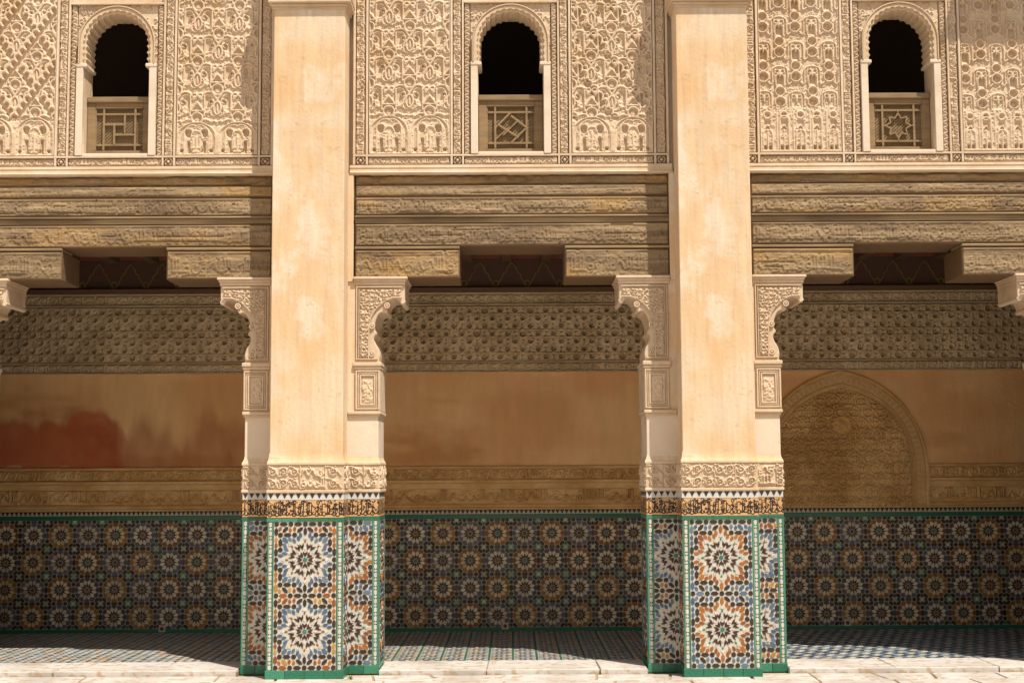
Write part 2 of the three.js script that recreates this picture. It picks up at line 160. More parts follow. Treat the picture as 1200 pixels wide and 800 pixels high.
// all tiles of a pier star panel (two stars), centred at x = 0 and starting at y = 0; scheme 0: blue star ring and amber rosettes, 1: the reverse
function starTiles(scheme, seed) {
  const r = rng(seed), A = scheme ? [K.amber, K.amber2, K.amber] : [K.blue, K.blue, K.blue2], B = scheme ? [K.blue, K.blue, K.blue2] : [K.amber, K.amber2, K.gold], X = scheme ? K.green : K.amber2, out = [];
  const pick = L => L[Math.floor(r() * L.length)];
  const cy0 = [0, 0]; cy0[0] = 740 - 359; cy0[1] = 740 + 359;
  const seen = new Set();
  for (const cy of cy0) {
    const put = (pts, col) => { let mx = 0, my = 0; for (const p of pts) { mx += p[0] / pts.length; my += p[1] / pts.length; } const key = Math.round(mx / 6) + '_' + Math.round((my + cy) / 6); if (seen.has(key)) return; seen.add(key); const q = pts.map(p => [p[0] * SU, (p[1] + cy) * SU]); out.push([q, jit(col, r)]); };
    const four = (f0, col) => { let mx = 0, my = 0; for (const p of f0) { mx += p[0] / f0.length; my += p[1] / f0.length; } const f = f0.map(p => [mx + (p[0] - mx) * 1.17, my + (p[1] - my) * 1.19]); for (const sx of [1, -1]) for (const sy of [1, -1]) { const pts = f.map(p => [p[0] * sx, p[1] * sy]); put(pts, typeof col === 'function' ? col() : col); } };
    const D = Math.PI / 180;
    put(reg(0, 0, 24, 8), K.green);
    for (let k = 0; k < 8; k++) { const a = k * 45 * D, c = Math.cos(a), s = Math.sin(a), w = 12 * D; const rr = (R, da) => [R * Math.cos(a + da), R * Math.sin(a + da)]; // split dart pointing inwards
      put([rr(28, 0), rr(62, -21.5 * D), rr(90, -16 * D), rr(68, 0)], K.brown); put([rr(28, 0.002), rr(68, 0), rr(90, 16 * D), rr(62, 21.5 * D)], K.brown);
      for (const e of [-1, 1]) { const b = (k * 45 + 22.5 + e * 8.6) * D, q = (R, da) => [R * Math.cos(b + da), R * Math.sin(b + da)]; put([q(104, 0), q(137, -8.6 * D), q(172, -8.4 * D), q(146, 0)], K.brown); put([q(104, 0.001), q(146, 0), q(172, 8.4 * D), q(137, 8.6 * D)], K.brown); }
      put([rr(168, 0), rr(187, -3.4 * D), rr(206, 0), rr(187, 3.4 * D)], X); put([rr(187.5, -3.6 * D), rr(190, 0), rr(187.5, 3.6 * D), rr(185, 0)], X);
      // white kites of the star, standing a hair above the white ground so that their joints show
      for (const e of [0]) { put([rr(92, 0), rr(112, -7 * D), rr(132, 0), rr(112, 7 * D)], K.white); put([rr(202, 0), rr(214, -6 * D), rr(240, 0), rr(214, 6 * D)], K.white); }
      const h = (k * 45 + 22.5) * D, qh = (R, da) => [R * Math.cos(h + da), R * Math.sin(h + da)]; put([qh(66, 0), qh(84, -5 * D), qh(98, 0), qh(84, 5 * D)], K.white); put([qh(146, 0), qh(176, -4.5 * D), qh(205, 0), qh(176, 4.5 * D)], K.white);
    }
    const rad = (x, y, a, b) => kite(x, y, a, b, Math.atan2(y, x) + Math.PI);
    for (const [x, y] of [[47, 247], [69, 213], [112, 191], [155, 208], [208, 146], [193, 106], [209, 63], [250, 42]]) four(rad(x, y, 25, 17), () => pick(A));
    four(lens(203, 198, 34, 20, 45 * D), () => pick(A));
    for (const [x, y] of [[0, 359], [147, 359], [293, 359], [108, 250], [252, 250], [252, 101], [297, 0]]) four(reg(x, y, 22, 8), K.dark);
    for (const [x, y, a] of [[73, 359, 0], [220, 359, 0], [180, 250, 0], [252, 172, 90], [297, 74, 90]]) four(lens(x, y, 37, 20, a * D), x === 220 && r() < 0.6 ? pick(B) : K.dark);
    four(lens(0, 285, 36, 18, 90 * D), scheme ? K.amber : K.dark);
    four(lens(53, 302, 35, 18, -38 * D), K.dark); four(lens(202, 304, 36, 18, -45 * D), () => (r() < 0.5 ? K.dark : pick(B)));
    four(lens(295, 282, 37, 19, 90 * D), () => (r() < 0.6 ? pick(B) : K.dark));
    for (const [x, y, a] of [[108, 312, 90], [152, 298, -100], [256, 312, 120]]) four(kite(x, y, 22, 17, a * D), () => pick(B));
    for (const [x, y, a] of [[295, 203, 90], [295, 143, -90]]) four(kite(x, y, 24, 17, a * D), () => pick(B));
  }
  return out;
}
const clipTiles = (tiles, x0, x1, dx, y0 = 0, y1 = 1.161) => { const out = []; const half = (P, lim, s, ax = 0) => { const R = []; for (let i = 0; i < P.length; i++) { const a = P[i], b = P[(i + 1) % P.length], ia = s * (a[ax] - lim) >= 0, ib = s * (b[ax] - lim) >= 0; if (ia) R.push(a); if (ia !== ib) { const t = (lim - a[ax]) / (b[ax] - a[ax]); R.push([a[0] + (b[0] - a[0]) * t, a[1] + (b[1] - a[1]) * t]); } } return R; };
  for (const [p, c] of tiles) { let q = half(half(half(half(p, x0, 1), x1, -1), y0, 1, 1), y1, -1, 1); if (q.length < 3) continue; let A = 0; for (let i = 0; i < q.length; i++) { const a = q[i], b = q[(i + 1) % q.length]; A += a[0] * b[1] - b[0] * a[1]; } if (Math.abs(A) < 6e-5) continue; out.push([q.map(v => [v[0] + dx, v[1]]), c]); } return out; };
const tilesGeo = (tiles, z0 = 0, t = 0.0035) => merge(tiles.map(([p, c]) => tileGeo(p, z0, t, c)));

// ------------------------------------------------------------------ the ground: court pavement and gallery floor
const FLOOR = 0.045;
{
  const base = struct('court_pavement', new THREE.BoxGeometry(60, 0.3, 60).translate(0, -0.158, 0), M.mortar);
  struct('ground', new THREE.BoxGeometry(600, 0.2, 600).translate(0, -0.45, 0), M.mortar);
  const r = rng(77), slabs = [];
  const slab = (pts, y, th, name) => { const s = new THREE.Shape(); poly({ moveTo: (a, b) => s.moveTo(a, b), lineTo: (a, b) => s.lineTo(a, b) }, pts.map(p => [p[0], -p[1]])); const g = new THREE.ExtrudeGeometry(s, { depth: th - 0.012, bevelEnabled: true, bevelSize: 0.008, bevelThickness: 0.008, bevelOffset: -0.008, bevelSegments: 2 }); g.rotateX(-Math.PI / 2); g.translate(0, y - th + 0.004, 0); g.rotateX((r() - 0.5) * 0.004); return part(name, wuv(g), M.marble, base); };
  const rows = [[-0.185, 0.13, 0.5], [0.13, 0.66, 0.62], [0.66, 1.2, 0.7]];
  for (const [z0, z1, L] of rows) { let x = -5.6 + r() * 0.3, s0 = 0; while (x < 5.6) { const w = L * (0.7 + 0.9 * r()), s1 = (r() - 0.5) * 0.12, j = 0.007 + 0.006 * r(); const e = () => (r() - 0.5) * 0.016; const q = (x0, x1, za, zb) => slab([[x0 + j - s0 / 2, za + j + e()], [(x0 + x1) / 2, za + j + e()], [x1 - j - s1 / 2, za + j + e()], [x1 - j + s1 / 2, zb - j + e()], [(x0 + x1) / 2, zb - j + e()], [x0 + j + s0 / 2, zb - j + e()]], 0.002 + 0.005 * r(), 0.05, 'marble_slab'); if (z0 < 0 && r() < 0.25) { q(x, x + w, z0, (z0 + z1) / 2); q(x, x + w, (z0 + z1) / 2, z1); } else q(x, x + w, z0, z1); x += w; s0 = s1; } }
  part('kerb_mortar', [-3.31, 0, 3.31].map(c => new THREE.BoxGeometry(2.17, 0.05, 0.54).translate(c, 0.006, -0.48)), M.mortar, base);
  // worn marble kerb between the piers, one step up
  for (const c of [-3.31, 0, 3.31]) { let x = c - 1.085; const ends = c + 1.085; let i = 0; while (x < ends - 0.05) { let w = 0.62 + 0.35 * r(); if (ends - x - w < 0.3) w = ends - x; const e = () => (r() - 0.5) * 0.02, j = 0.003 + 0.002 * r(); slab([[x + j, -0.755], [x + w - j, -0.755], [x + w - j + e(), -0.2 + e()], [x + w * 0.7, -0.2 + e()], [x + w * 0.35, -0.195 + e()], [x + j + e(), -0.2 + e()]], FLOOR + 0.003 * r(), 0.06, 'kerb_stone'); x += w; i++; } }
  // the rest of the court, unseen behind the camera, in the same stone
  part('far_paving', wuv(new THREE.BoxGeometry(20.8, 0.03, 18.8).translate(0, -0.006, 10.6)), M.marble, base);
}
{
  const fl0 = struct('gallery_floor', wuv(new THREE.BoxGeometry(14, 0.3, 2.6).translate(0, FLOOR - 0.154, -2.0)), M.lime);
  // small floor tiles, a different weave in each bay
  const r = rng(5), lists = []; const put = (pts, c) => lists.push(tileGeo(pts, 0, 0.0035, jit(c, r, 0.25), 0.0015));
  const pal = { w: [0.38, 0.37, 0.32], b: [0.07, 0.105, 0.155], g: [0.025, 0.095, 0.065], a: [0.26, 0.13, 0.04], d: [0.035, 0.03, 0.03], s: [0.14, 0.175, 0.20] };
  for (let bay = 0; bay < 3; bay++) { const c = (bay - 1) * 3.31, x0 = c - 1.655, x1 = c + 1.655;
    if (bay === 1) { const P = 0.205; for (let i = 0; i * P < 3.31; i++) for (let k = 0; k < 11; k++) { const X = x0 + i * P, Z = 0.775 + k * P; put([[X, Z], [X + 0.02, Z], [X + 0.02, Z + P - 0.004], [X, Z + P - 0.004]], pal.g); const n = 4, q = (P - 0.026) / n; for (let a = 0; a < n; a++) for (let b = 0; b < n; b++) { const u = X + 0.024 + (a + 0.5) * q, v = Z + (b + 0.5) * (P / n); put(reg(u, v, q * 0.52, 4, 0), (a + b) % 2 ? (r() < 0.3 ? pal.a : pal.b) : pal.w); if (a < n - 1 && b < n - 1) put(reg(u + q / 2, v + P / n / 2, q * 0.3, 4, 0), pal.d); } } }
    else { const a = bay ? 0.066 : 0.075, b = bay ? 0.05 : 0.04; for (let i = 0; i * a < 3.31; i++) for (let k = 0; k * b * 2 < 2.25; k++) for (const o of [0, 1]) { const X = x0 + (i + 0.5 * o) * a, Z = 0.79 + (k + 0.5 * o) * b * 2; put([[X - a * 0.44, Z], [X, Z - b * 0.86], [X + a * 0.44, Z], [X, Z + b * 0.86]], (bay ? (i + k) % 3 === 0 : o) ? pal.w : (i + 2 * k + o) % 4 === 0 ? pal.d : bay ? (r() < 0.5 ? pal.s : pal.b) : (r() < 0.3 ? pal.a : pal.s)); } }
    for (let i = 0; i < 66; i++) put(reg(x0 + (i + 0.5) * 3.31 / 66, 0.768, 0.02, 4, Math.PI / 4), i % 2 ? pal.w : pal.b);
  }
  const g = merge(lists); g.rotateX(-Math.PI / 2); g.scale(1, 1, 1); g.translate(0, FLOOR - 0.004, 0);
  part('floor_tiles', g, M.glaze, fl0, 'stuff');
}

// ------------------------------------------------------------------ the gallery's back wall
const ZB = -3.05;
{
  const W = thing('gallery_wall', 'long shaded back wall of the gallery, mosaic dado below, ochre plaster and carved friezes above', 'wall', 0, 0, ZB);
  // plaster with worn ochre limewash and the old red paint low in the left bay
  const TW = 2048, TH = 512;
  const px = colTex(TW, TH, (u, v) => {
    const x = -6.6 + u * 13.2, y = 1.15 + v * 1.6; const a = fbm(u, v, 14, 5, 211, 3), b = fbm(u, v, 40, 4, 221, 4), k = fbm(u, v, 200, 3, 231, 6), s = fbm(u, v, 9, 5, 241, 4);
    let c = mix3([0.75, 0.41, 0.175], [0.84, 0.53, 0.25], sstep(0.3, 0.7, a)); c = mix3(c, [0.47, 0.18, 0.05], 0.55 * sstep(0.52, 0.74, s)); c = mix3(c, [0.72, 0.48, 0.25], 0.35 * sstep(0.55, 0.8, b));
    const m = 0.92 + 0.16 * k; c = [c[0] * m, c[1] * m, c[2] * m];
    // streaked red stain
    const lobes = [[-5.1, 0.30, 2.16], [-4.64, 0.20, 2.18], [-4.3, 0.27, 2.25], [-4.1, 0.16, 2.17]]; let top = 1.6; for (const [lx, w, h] of lobes) { const d = Math.abs(x - lx) / w; if (d < 1) top = Math.max(top, h - 0.14 * d * d * d); else top = Math.max(top, h - 0.14 - 1.6 * (d - 1) * w); }
    const streak = 1.75 + 0.62 * fbm(u, v, 60, 4, 251, 2) * (x < -2.6 ? 1 : 0.0); if (x < -2.5) { const t = sstep(0.22, -0.1, y - streak) * (0.35 + 0.65 * fbm(u, v, 110, 3, 261, 5)); c = mix3(c, [0.40, 0.125, 0.04], 0.8 * t); }
    const brush = fbm(u, v, 130, 3, 291, 12); const red = sstep(0.035, -0.05, y - top + 0.10 * (b - 0.5) + 0.08 * (brush - 0.5)) * sstep(-3.90, -4.06, x + 0.16 * (b - 0.5) + 0.10 * (brush - 0.5)); const fleck = fbm(u, v, 500, 2, 271, 70); c = mix3(c, mix3([0.54, 0.14, 0.05], [0.44, 0.09, 0.03], sstep(0.35, 0.65, a)), red * (fleck > 0.80 ? 0.7 : 0.9) * (0.72 + 0.4 * brush));
    const salt = sstep(1.745, 1.70, y) * sstep(0.55, 0.66, fbm(u, v, 70, 4, 281, 60)) * sstep(0.45, 0.6, fbm(u, v, 24, 3, 283, 4)) * (x < -3.3 ? 1 : 0); c = mix3(c, [0.58, 0.42, 0.24], 0.8 * salt); return c;
  });
  px.repeat.set(1 / 13.2, 1 / 1.6); px.offset.set(0.5, -1.15 / 1.6);
  M.wallPlaster = std({ map: px, bumpMap: M.plaster.bumpMap, bumpScale: 0.012 });
  part('plaster', bx(-6.6, 6.6, -0.05, 4.05, -0.5, 0, 0), M.wallPlaster, W);
  // mosaic dado
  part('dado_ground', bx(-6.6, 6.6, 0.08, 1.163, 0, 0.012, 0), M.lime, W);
  part('base_course', bx(-6.6, 6.6, 0.03, 0.079, 0, 0.022), M.green, W);
  part('green_course', bx(-6.6, 6.6, 1.164, 1.206, 0, 0.02), M.green, W);
  const P = 0.2748, X0 = -1.257 - 18 * P, r = rng(91);
  const D = Math.PI / 180;
  const rosette = (ring, core, cream) => { const q = rng(ring[0] * 1000 | 0), L = [tileGeo(reg(0, 0, 0.0165, 8), 0, 0.004, core)]; for (let k = 0; k < 12; k++) { const a = k * 30 * D, rr = (R, d) => [R * Math.cos(a + d * D), R * Math.sin(a + d * D)]; L.push(tileGeo([rr(0.018, 0), rr(0.042, -14), rr(0.070, 0), rr(0.042, 14)], 0, 0.004, jit(K.brown, q, 0.3))); const b = a + 15 * D, s = (R, d) => [R * Math.cos(b + d * D), R * Math.sin(b + d * D)]; L.push(tileGeo([s(0.047, 0), s(0.070, -13.5), s(0.092, -10.5), s(0.1, 0), s(0.092, 10.5), s(0.070, 13.5)], 0, 0.004, jit(cream, q, 0.2))); const e = (R, d) => [R * Math.cos(a + d * D), R * Math.sin(a + d * D)]; L.push(tileGeo([e(0.078, 0), e(0.098, -13.6), e(0.121, -12), e(0.126, 0), e(0.121, 12), e(0.098, 13.6)], 0, 0.004, jit(ring, q, 0.35))); } return merge(L); };
  const kinds = [0, 1, 2].map(i => [rosette([[0.30, 0.125, 0.018], [0.23, 0.082, 0.014], [0.27, 0.13, 0.026]][i], [K.green, K.green, K.amber2][i], [[0.66, 0.54, 0.32], [0.68, 0.59, 0.40], [0.60, 0.49, 0.30]][i]), rosette([K.violet, [0.085, 0.10, 0.14], [0.12, 0.11, 0.14]][i], [K.amber2, K.amber2, K.brown][i], [[0.62, 0.53, 0.35], [0.68, 0.59, 0.40], [0.56, 0.48, 0.33]][i])]);
  const fieldL = []; const fput = (pts, c) => fieldL.push(tileGeo(pts, 0.012, 0.0035, jit(c, r, 0.3)));
  for (let i = 0; i < 44; i++) for (let j = 0; j < 5; j++) { const x = X0 + i * P, y = 0.2 + j * 0.271;
    if (j < 4 && Math.abs(x) < 5.4) { const o = part('tile_rosette', kinds[Math.floor(r() * 3)][(i + j) % 2 ? 0 : 1], M.glaze, W); o.position.set(x, y, 0.0125); }
    const cx = x + P / 2, cy = y - 0.1355; // the cross between four rosettes
    const hot = r() < 0.22, gr = hot ? K.green : r() < 0.5 ? [0.03, 0.15, 0.09] : K.dark;
    const ok = (pts) => pts.every(p => p[1] > 0.083 && p[1] < 1.16);
    const tryp = (pts, c) => { if (ok(pts)) return fput(pts, c); if (pts.some(p => p[1] > 0.09 && p[1] < 1.155)) for (const [q, k] of clipTiles([[pts, c]], -9, 9, 0, 0.083, 1.161)) fput(q, k); };
    tryp(reg(cx, cy, 0.021, 4, 0), K.pale); for (let k = 0; k < 4; k++) { const a = k * 90 * D; tryp(kite(cx + 0.036 * Math.cos(a), cy + 0.036 * Math.sin(a), 0.0195, 0.018, a + Math.PI), gr); const b = a + 45 * D; tryp(lens(cx + 0.052 * Math.cos(b), cy + 0.052 * Math.sin(b), 0.031, 0.0185, b + Math.PI / 2), hot ? [0.05, 0.05, 0.045] : K.dark); }
    tryp(reg(cx, cy + 0.078, 0.0205, 8), K.dark); tryp(reg(cx, cy + 0.192, 0.0205, 8), K.dark); tryp(lens(cx, cy + 0.135, 0.035, 0.02, Math.PI / 2), r() < 0.5 ? K.violet : K.dark);
    const ex = cx - P / 2; tryp(reg(ex - 0.058, cy, 0.0205, 8), K.dark); tryp(reg(ex + 0.058, cy, 0.0205, 8), K.dark); tryp(lens(ex, cy, 0.035, 0.02, 0), r() < 0.5 ? K.violet : K.brown);
  }
  part('field_tiles', merge(fieldL), M.glaze, W, 'stuff');
  // saw-tooth course above the green line
  part('sawtooth_ground', bx(-6.6, 6.6, 1.207, 1.25, 0, 0.012, 0), std({ color: new THREE.Color().setRGB(0.50, 0.45, 0.34), roughness: 0.5 }), W);
  { const L = []; for (let x = -5.6; x < 5.6; x += 0.0455) { L.push(tileGeo([[x - 0.0222, 1.2495], [x, 1.2085], [x + 0.0222, 1.2495]], 0.012, 0.003, jit(K.dark, r, 0.3))); } part('sawtooth_tiles', merge(L), M.glaze, W, 'stuff'); }
  // carved bands over the dado, broken by the blind arch in the right bay
  const spans = [[-5.5, 2.45], [4.215, 5.5]];
  spans.forEach(([a, b], i) => {
    const w = b - a;
    part('lower_moulding', mould(a, b, 1.251, 0, [[0, 0.03], [0.018, 0.034], [0.024, 0.018], [0.036, 0.018], [0.045, 0.026], [0.06, 0.012]]), M.band, W);
    const R = new Relief(w, 0.15, 0.0068); script(R.g, w, 0.15, 301 + i, 1, { w: 0.009 }); for (let x = 0.5; x < w; x += 1.1 + 0.35 * ((x * 7) % 1)) st(R.g, 1, 0.01, c => { c.moveTo(x, 0); c.lineTo(x, 0.15); }); const o = part('inscription_band', R.mesh(0.03, { noise: 0.002, blur: 0, seed: 4 }), M.band, W); o.position.set(a, 1.312, 0.004);
    part('middle_moulding', mould(a, b, 1.463, 0, [[0, 0.008], [0.012, 0.012], [0.05, 0.012], [0.058, 0.03], [0.085, 0.034], [0.09, 0.012]]), M.band, W);
    const Q = new Relief(w, 0.105, 0.0068); vine(Q.g, w, 0.105, 311 + i); for (let x = 0.13; x < w; x += 0.19) st(Q.g, 1, 0.008, c => { c.moveTo(x, 0); c.lineTo(x, 0.105); }); const p = part('leaf_band', Q.mesh(0.028, { noise: 0.002, blur: 0 }), M.band, W); p.position.set(a, 1.556, 0.004);
    part('upper_moulding', mould(a, b, 1.662, 0, [[0, 0.012], [0.01, 0.026], [0.022, 0.026], [0.03, 0.006]]), M.band, W);
  });
  // blind arch in the right bay
  { const cx = 3.335, s = new THREE.Shape(), hw = 0.862, ins = (k) => { const q = new THREE.Shape(), H = hw - k; q.moveTo(-H, 1.253); q.lineTo(-H, 1.66); const top = 2.636 - k * 1.05; q.bezierCurveTo(-H, 2.12, -H * 0.62, top - 0.085, 0, top); q.bezierCurveTo(H * 0.62, top - 0.085, H, 2.12, H, 1.66); q.lineTo(H, 1.253); return q; };
    const ring = (k0, k1, z, name, m) => { const a = ins(k0), b = ins(k1); a.holes.push(new THREE.Path(b.getPoints(24))); const g = ext(a, 0, z, 0.004, 24); g.translate(cx, 0, 0); return part(name, g, m, W); };
    const arch = new THREE.Group(); arch.name = 'blind_arch'; W.add(arch);
    for (const [a, b, z] of [[0, 0.022, 0.034], [0.024, 0.125, 0.014], [0.127, 0.145, 0.03], [0.147, 0.172, 0.018], [0.174, 0.188, 0.028]]) arch.add(ring(a, b, z, 'arch_ring', M.band));
    { const P = ins(0.182).getSpacedPoints(74), L = []; for (let i = 3; i < 72; i++) { const g = new THREE.SphereGeometry(0.0165, 8, 6); g.scale(1, 1, 0.8); g.translate(cx + P[i].x, P[i].y, 0.022); L.push(wuv(g)); } part('arch_scallops', L, M.band, arch, 'stuff'); }
    // carved voussoir ornaments on the wide ring
    const pts = ins(0.075).getSpacedPoints(60), L = []; for (let i = 1; i < 60; i++) { const p = pts[i], q = pts[Math.min(60, i + 1)], a = Math.atan2(q.y - p.y, q.x - p.x); const g = bx(-0.017, 0.017, -0.033, 0.033, 0, 0.024, 0.006); g.rotateZ(a); g.translate(cx + p.x, p.y, 0); L.push(g); const g2 = bx(-0.004, 0.004, -0.04, 0.04, 0, 0.02, 0.002); g2.rotateZ(a); const p2 = { x: (p.x + q.x) / 2, y: (p.y + q.y) / 2 }; g2.translate(cx + p2.x, p2.y, 0); L.push(g2); } part('arch_ornament', L, M.band, arch, 'stuff');
    const inner = ins(0.186).getPoints(40); const inside = (x, y) => { let c = false; for (let i = 0, j = inner.length - 1; i < inner.length; j = i++) { const A = inner[i], B = inner[j]; if ((A.y > y) !== (B.y > y) && x < (B.x - A.x) * (y - A.y) / (B.y - A.y) + A.x) c = !c; } return c; };
    const R = new Relief(1.4, 1.24, 0.0075), g = R.g; R.fill(0.2); const u = 0.135;
    for (let j = 0; j < 12; j++) for (let i = -1; i < 12; i++) { const x = (i + (j % 2) / 2) * u + 0.025 + 0.01 * (r() - 0.5), y = j * u * 0.86 + 0.03 + 0.012 * (r() - 0.5);
      for (const e of [-1, 1]) { st(g, 0.9, 0.011, c => { c.moveTo(x, y - 0.055); c.bezierCurveTo(x + e * 0.075, y - 0.045, x + e * 0.07, y + 0.035, x + e * 0.03, y + 0.04); c.bezierCurveTo(x + e * 0.01, y + 0.04, x + e * 0.012, y + 0.008, x + e * 0.034, y + 0.012); }); st(g, 1, 0.013, c => { c.moveTo(x + e * 0.008, y + 0.02); c.quadraticCurveTo(x + e * 0.02, y + 0.07, x + e * 0.055, y + 0.072); c.quadraticCurveTo(x + e * 0.068, y + 0.06, x + e * 0.06, y + 0.045); }); for (let m = 0; m < 3; m++) { const X = x + e * (0.01 + 0.055 * r()), Y = y - 0.05 + 0.1 * r(); st(g, 0.75, 0.007, c => c.arc(X, Y, 0.011, r() * 6, r() * 6 + 4)); } }
      fl(g, 0, c => c.arc(x - 0.015, y + 0.028, 0.008, 0, 6.3)); fl(g, 0, c => c.arc(x + 0.015, y + 0.028, 0.008, 0, 6.3)); fl(g, 1, c => c.ellipse(x, y + 0.0, 0.008, 0.03, 0, 0, 6.3)); fl(g, 0.95, c => c.ellipse(x, y + 0.055, 0.009, 0.018, 0, 0, 6.3)); }
    fl(g, 0.35, c => c.arc(0.7, 0.82, 0.095, 0, 6.3)); st(g, 0.8, 0.006, c => c.arc(0.7, 0.82, 0.095, 0, 6.3)); curls(g, 1, 1, 0, 0, 0, 1, 1); { const q = rng(6); for (let i = 0; i < 26; i++) { const a = q() * 6.3, k = q() * 0.08; st(g, 0.7, 0.006, c => c.arc(0.7 + k * Math.cos(a), 0.82 + k * Math.sin(a), 0.014, a, a + 4)); } }
    const o = part('carved_field', R.mesh(0.055, { noise: 0.003, blur: 0, open: true, mask: (x, y) => inside(x - 0.7, y + 1.253) }), M.band, arch); o.position.set(cx - 0.7, 1.253, 0.002);
    part('base_moulding', mould(2.45, 4.212, 1.251, 0.001, [[0, 0.03], [0.02, 0.036], [0.03, 0.02], [0.05, 0.02]]), M.band, arch);
    part('frame_post', bx(4.196, 4.214, 1.252, 1.695, 0, 0.034), M.band, arch);
  }
  // star frieze between two lettered borders
  { const w = 11, a = -5.5, y0 = 2.745, H = 0.575, R = new Relief(w, H, 0.0068), g = R.g; R.fill(0.78); const rowY = [0.05, 0.2875, 0.525], S = 0.4675;
    const q = S / 3, dy = (rowY[2] - rowY[0]) / 6, at = (i, j) => [i * q + (j % 2 ? q / 2 : 0) + 0.08, rowY[0] + j * dy];
    // interlaced straps: slanting bands and pairs of level lines beside the main rows
    const strap = (f, w = 0.009) => { st(g, 0.45, w + 0.007, f); st(g, 1, w, f); };
    for (let i = -6; i < 76; i++) for (const e of [-1, 1]) { const x = i * q + 0.08; if (mod(i, 3) === 1) continue; strap(c => { c.moveTo(x - e * 0.05, rowY[0] - 0.05); c.lineTo(x + e * 0.525, rowY[0] + 0.525); }, 0.0075); }
    for (const y of [0.012, 0.0875, 0.25, 0.325, 0.4875, 0.563]) strap(c => { c.moveTo(-0.1, y); c.lineTo(w + 0.1, y); }, 0.007);
    const fr = rng(515);
    for (let j = 0; j < 7; j++) for (let i = -1; i < 72; i++) { const [x, y] = at(i, j), main = j % 3 === 0 && mod(i + (j === 3 ? 1 : 0), 3) === 0;
      st(g, 1, 0.008, c => poly(c, reg(x, y, main ? 0.041 : 0.0305, 8), true)); fl(g, 0, c => poly(c, reg(x, y, main ? 0.033 : 0.0235, 8), true));
      if (main) { fl(g, 0.5, c => c.arc(x, y, 0.011, 0, 6.3)); for (let k = 0; k < 8; k++) fl(g, 0.55, c => c.arc(x + 0.026 * Math.cos(k * Math.PI / 4), y + 0.026 * Math.sin(k * Math.PI / 4), 0.006, 0, 6.3)); }
      else { const a = fr() * 3; for (let k = 0; k < 3; k++) fl(g, 0.7, c => c.ellipse(x + 0.013 * Math.cos(a + k * 2.1), y + 0.013 * Math.sin(a + k * 2.1), 0.009, 0.0055, a + k * 2.1, 0, 6.3)); }
      for (let m = 0; m < 2; m++) { const X = x + q * 0.5 + 0.02 * (fr() - 0.5), Y = y + (m - 0.5) * 0.034; fl(g, 0.3, c => c.arc(X, Y, 0.007 + 0.004 * fr(), 0, 6.3)); } }
    const o = part('star_frieze', R.mesh(0.056, { noise: 0.0015, blur: 0 }), M.frieze, W); o.position.set(a, y0, 0.003);
    for (const [y, h, seed] of [[2.645, 0.09, 3], [3.332, 0.105, 8]]) { const Q = new Relief(w, h, 0.0075), q = Q.g; Q.fill(0.15); for (let x = 0.05; x < w; x += 0.118) { st(q, 1, 0.009, c => { c.moveTo(x, h * 0.12); c.lineTo(x, h * 0.88); c.lineTo(x + 0.018, h * 0.88); c.moveTo(x + 0.026, h * 0.12); c.lineTo(x + 0.026, h * 0.7); c.moveTo(x - 0.02, h * 0.12); c.lineTo(x + 0.05, h * 0.12); }); st(q, 0.95, 0.009, c => c.arc(x + 0.066, h * 0.52, h * 0.24, 0.4, 5.6)); fl(q, 0.9, c => c.arc(x + 0.066, h * 0.52, 0.008, 0, 6.3)); st(q, 0.8, 0.006, c => { c.moveTo(x + 0.045, h * 0.86); c.quadraticCurveTo(x + 0.07, h * 1.0, x + 0.095, h * 0.7); }); } const p = part('lettered_border', Q.mesh(0.032, { noise: 0.002, seed, blur: 0 }), M.frieze, W); p.position.set(a, y, 0.022); }
    for (const [y0, y1] of [[2.736, 2.747], [3.32, 3.333], [3.437, 3.449]]) part('frieze_fillet', bx(a, -a, y0, y1, 0, 0.064, 0.003), M.frieze, W);
    part('frieze_edge', bx(a, -a, 2.634, 2.646, 0, 0.056, 0.003), M.frieze, W);
  }
  // painted timber wall plate under the ceiling, with its stepped arches
  { part('wall_plate', bx(-6.6, 6.6, 3.45, 3.5, 0, 0.09), M.woodDark, W);
    const red = std({ color: new THREE.Color().setRGB(0.20, 0.055, 0.028), roughness: 0.75 }), ol = std({ color: new THREE.Color().setRGB(0.20, 0.15, 0.045), roughness: 0.8 }), dk = std({ color: new THREE.Color().setRGB(0.085, 0.038, 0.022), roughness: 0.8 });
    part('painted_board', bx(-6.6, 6.6, 3.501, 3.80, 0, 0.03), dk, W); part('painted_rail', bx(-6.6, 6.6, 3.80, 3.845, 0, 0.07), red, W);
    const Pz = 0.325, L = [], L2 = []; for (let x = -5.2; x < 5.2; x += Pz) { const pts = [[-0.15, 3.515], [-0.125, 3.56], [-0.10, 3.60], [-0.085, 3.645], [-0.055, 3.665], [-0.045, 3.71], [-0.02, 3.735], [0, 3.765], [0.02, 3.735], [0.045, 3.71], [0.055, 3.665], [0.085, 3.645], [0.10, 3.60], [0.125, 3.56], [0.15, 3.515]]; for (let i = 0; i < pts.length - 1; i++) { const [ax, ay] = pts[i], [bx_, by] = pts[i + 1], len = Math.hypot(bx_ - ax, by - ay), an = Math.atan2(by - ay, bx_ - ax); const g = new THREE.BoxGeometry(len + 0.01, 0.013, 0.008); g.rotateZ(an); g.translate(x + (ax + bx_) / 2, (ay + by) / 2, 0.034); L.push(wuv(g)); } const t = new THREE.TorusGeometry(0.028, 0.007, 6, 14, Math.PI); t.translate(x + Pz / 2, 3.55, 0.032); L.push(wuv(t)); }
    part('painted_arches', L, ol, W, 'stuff'); }
}
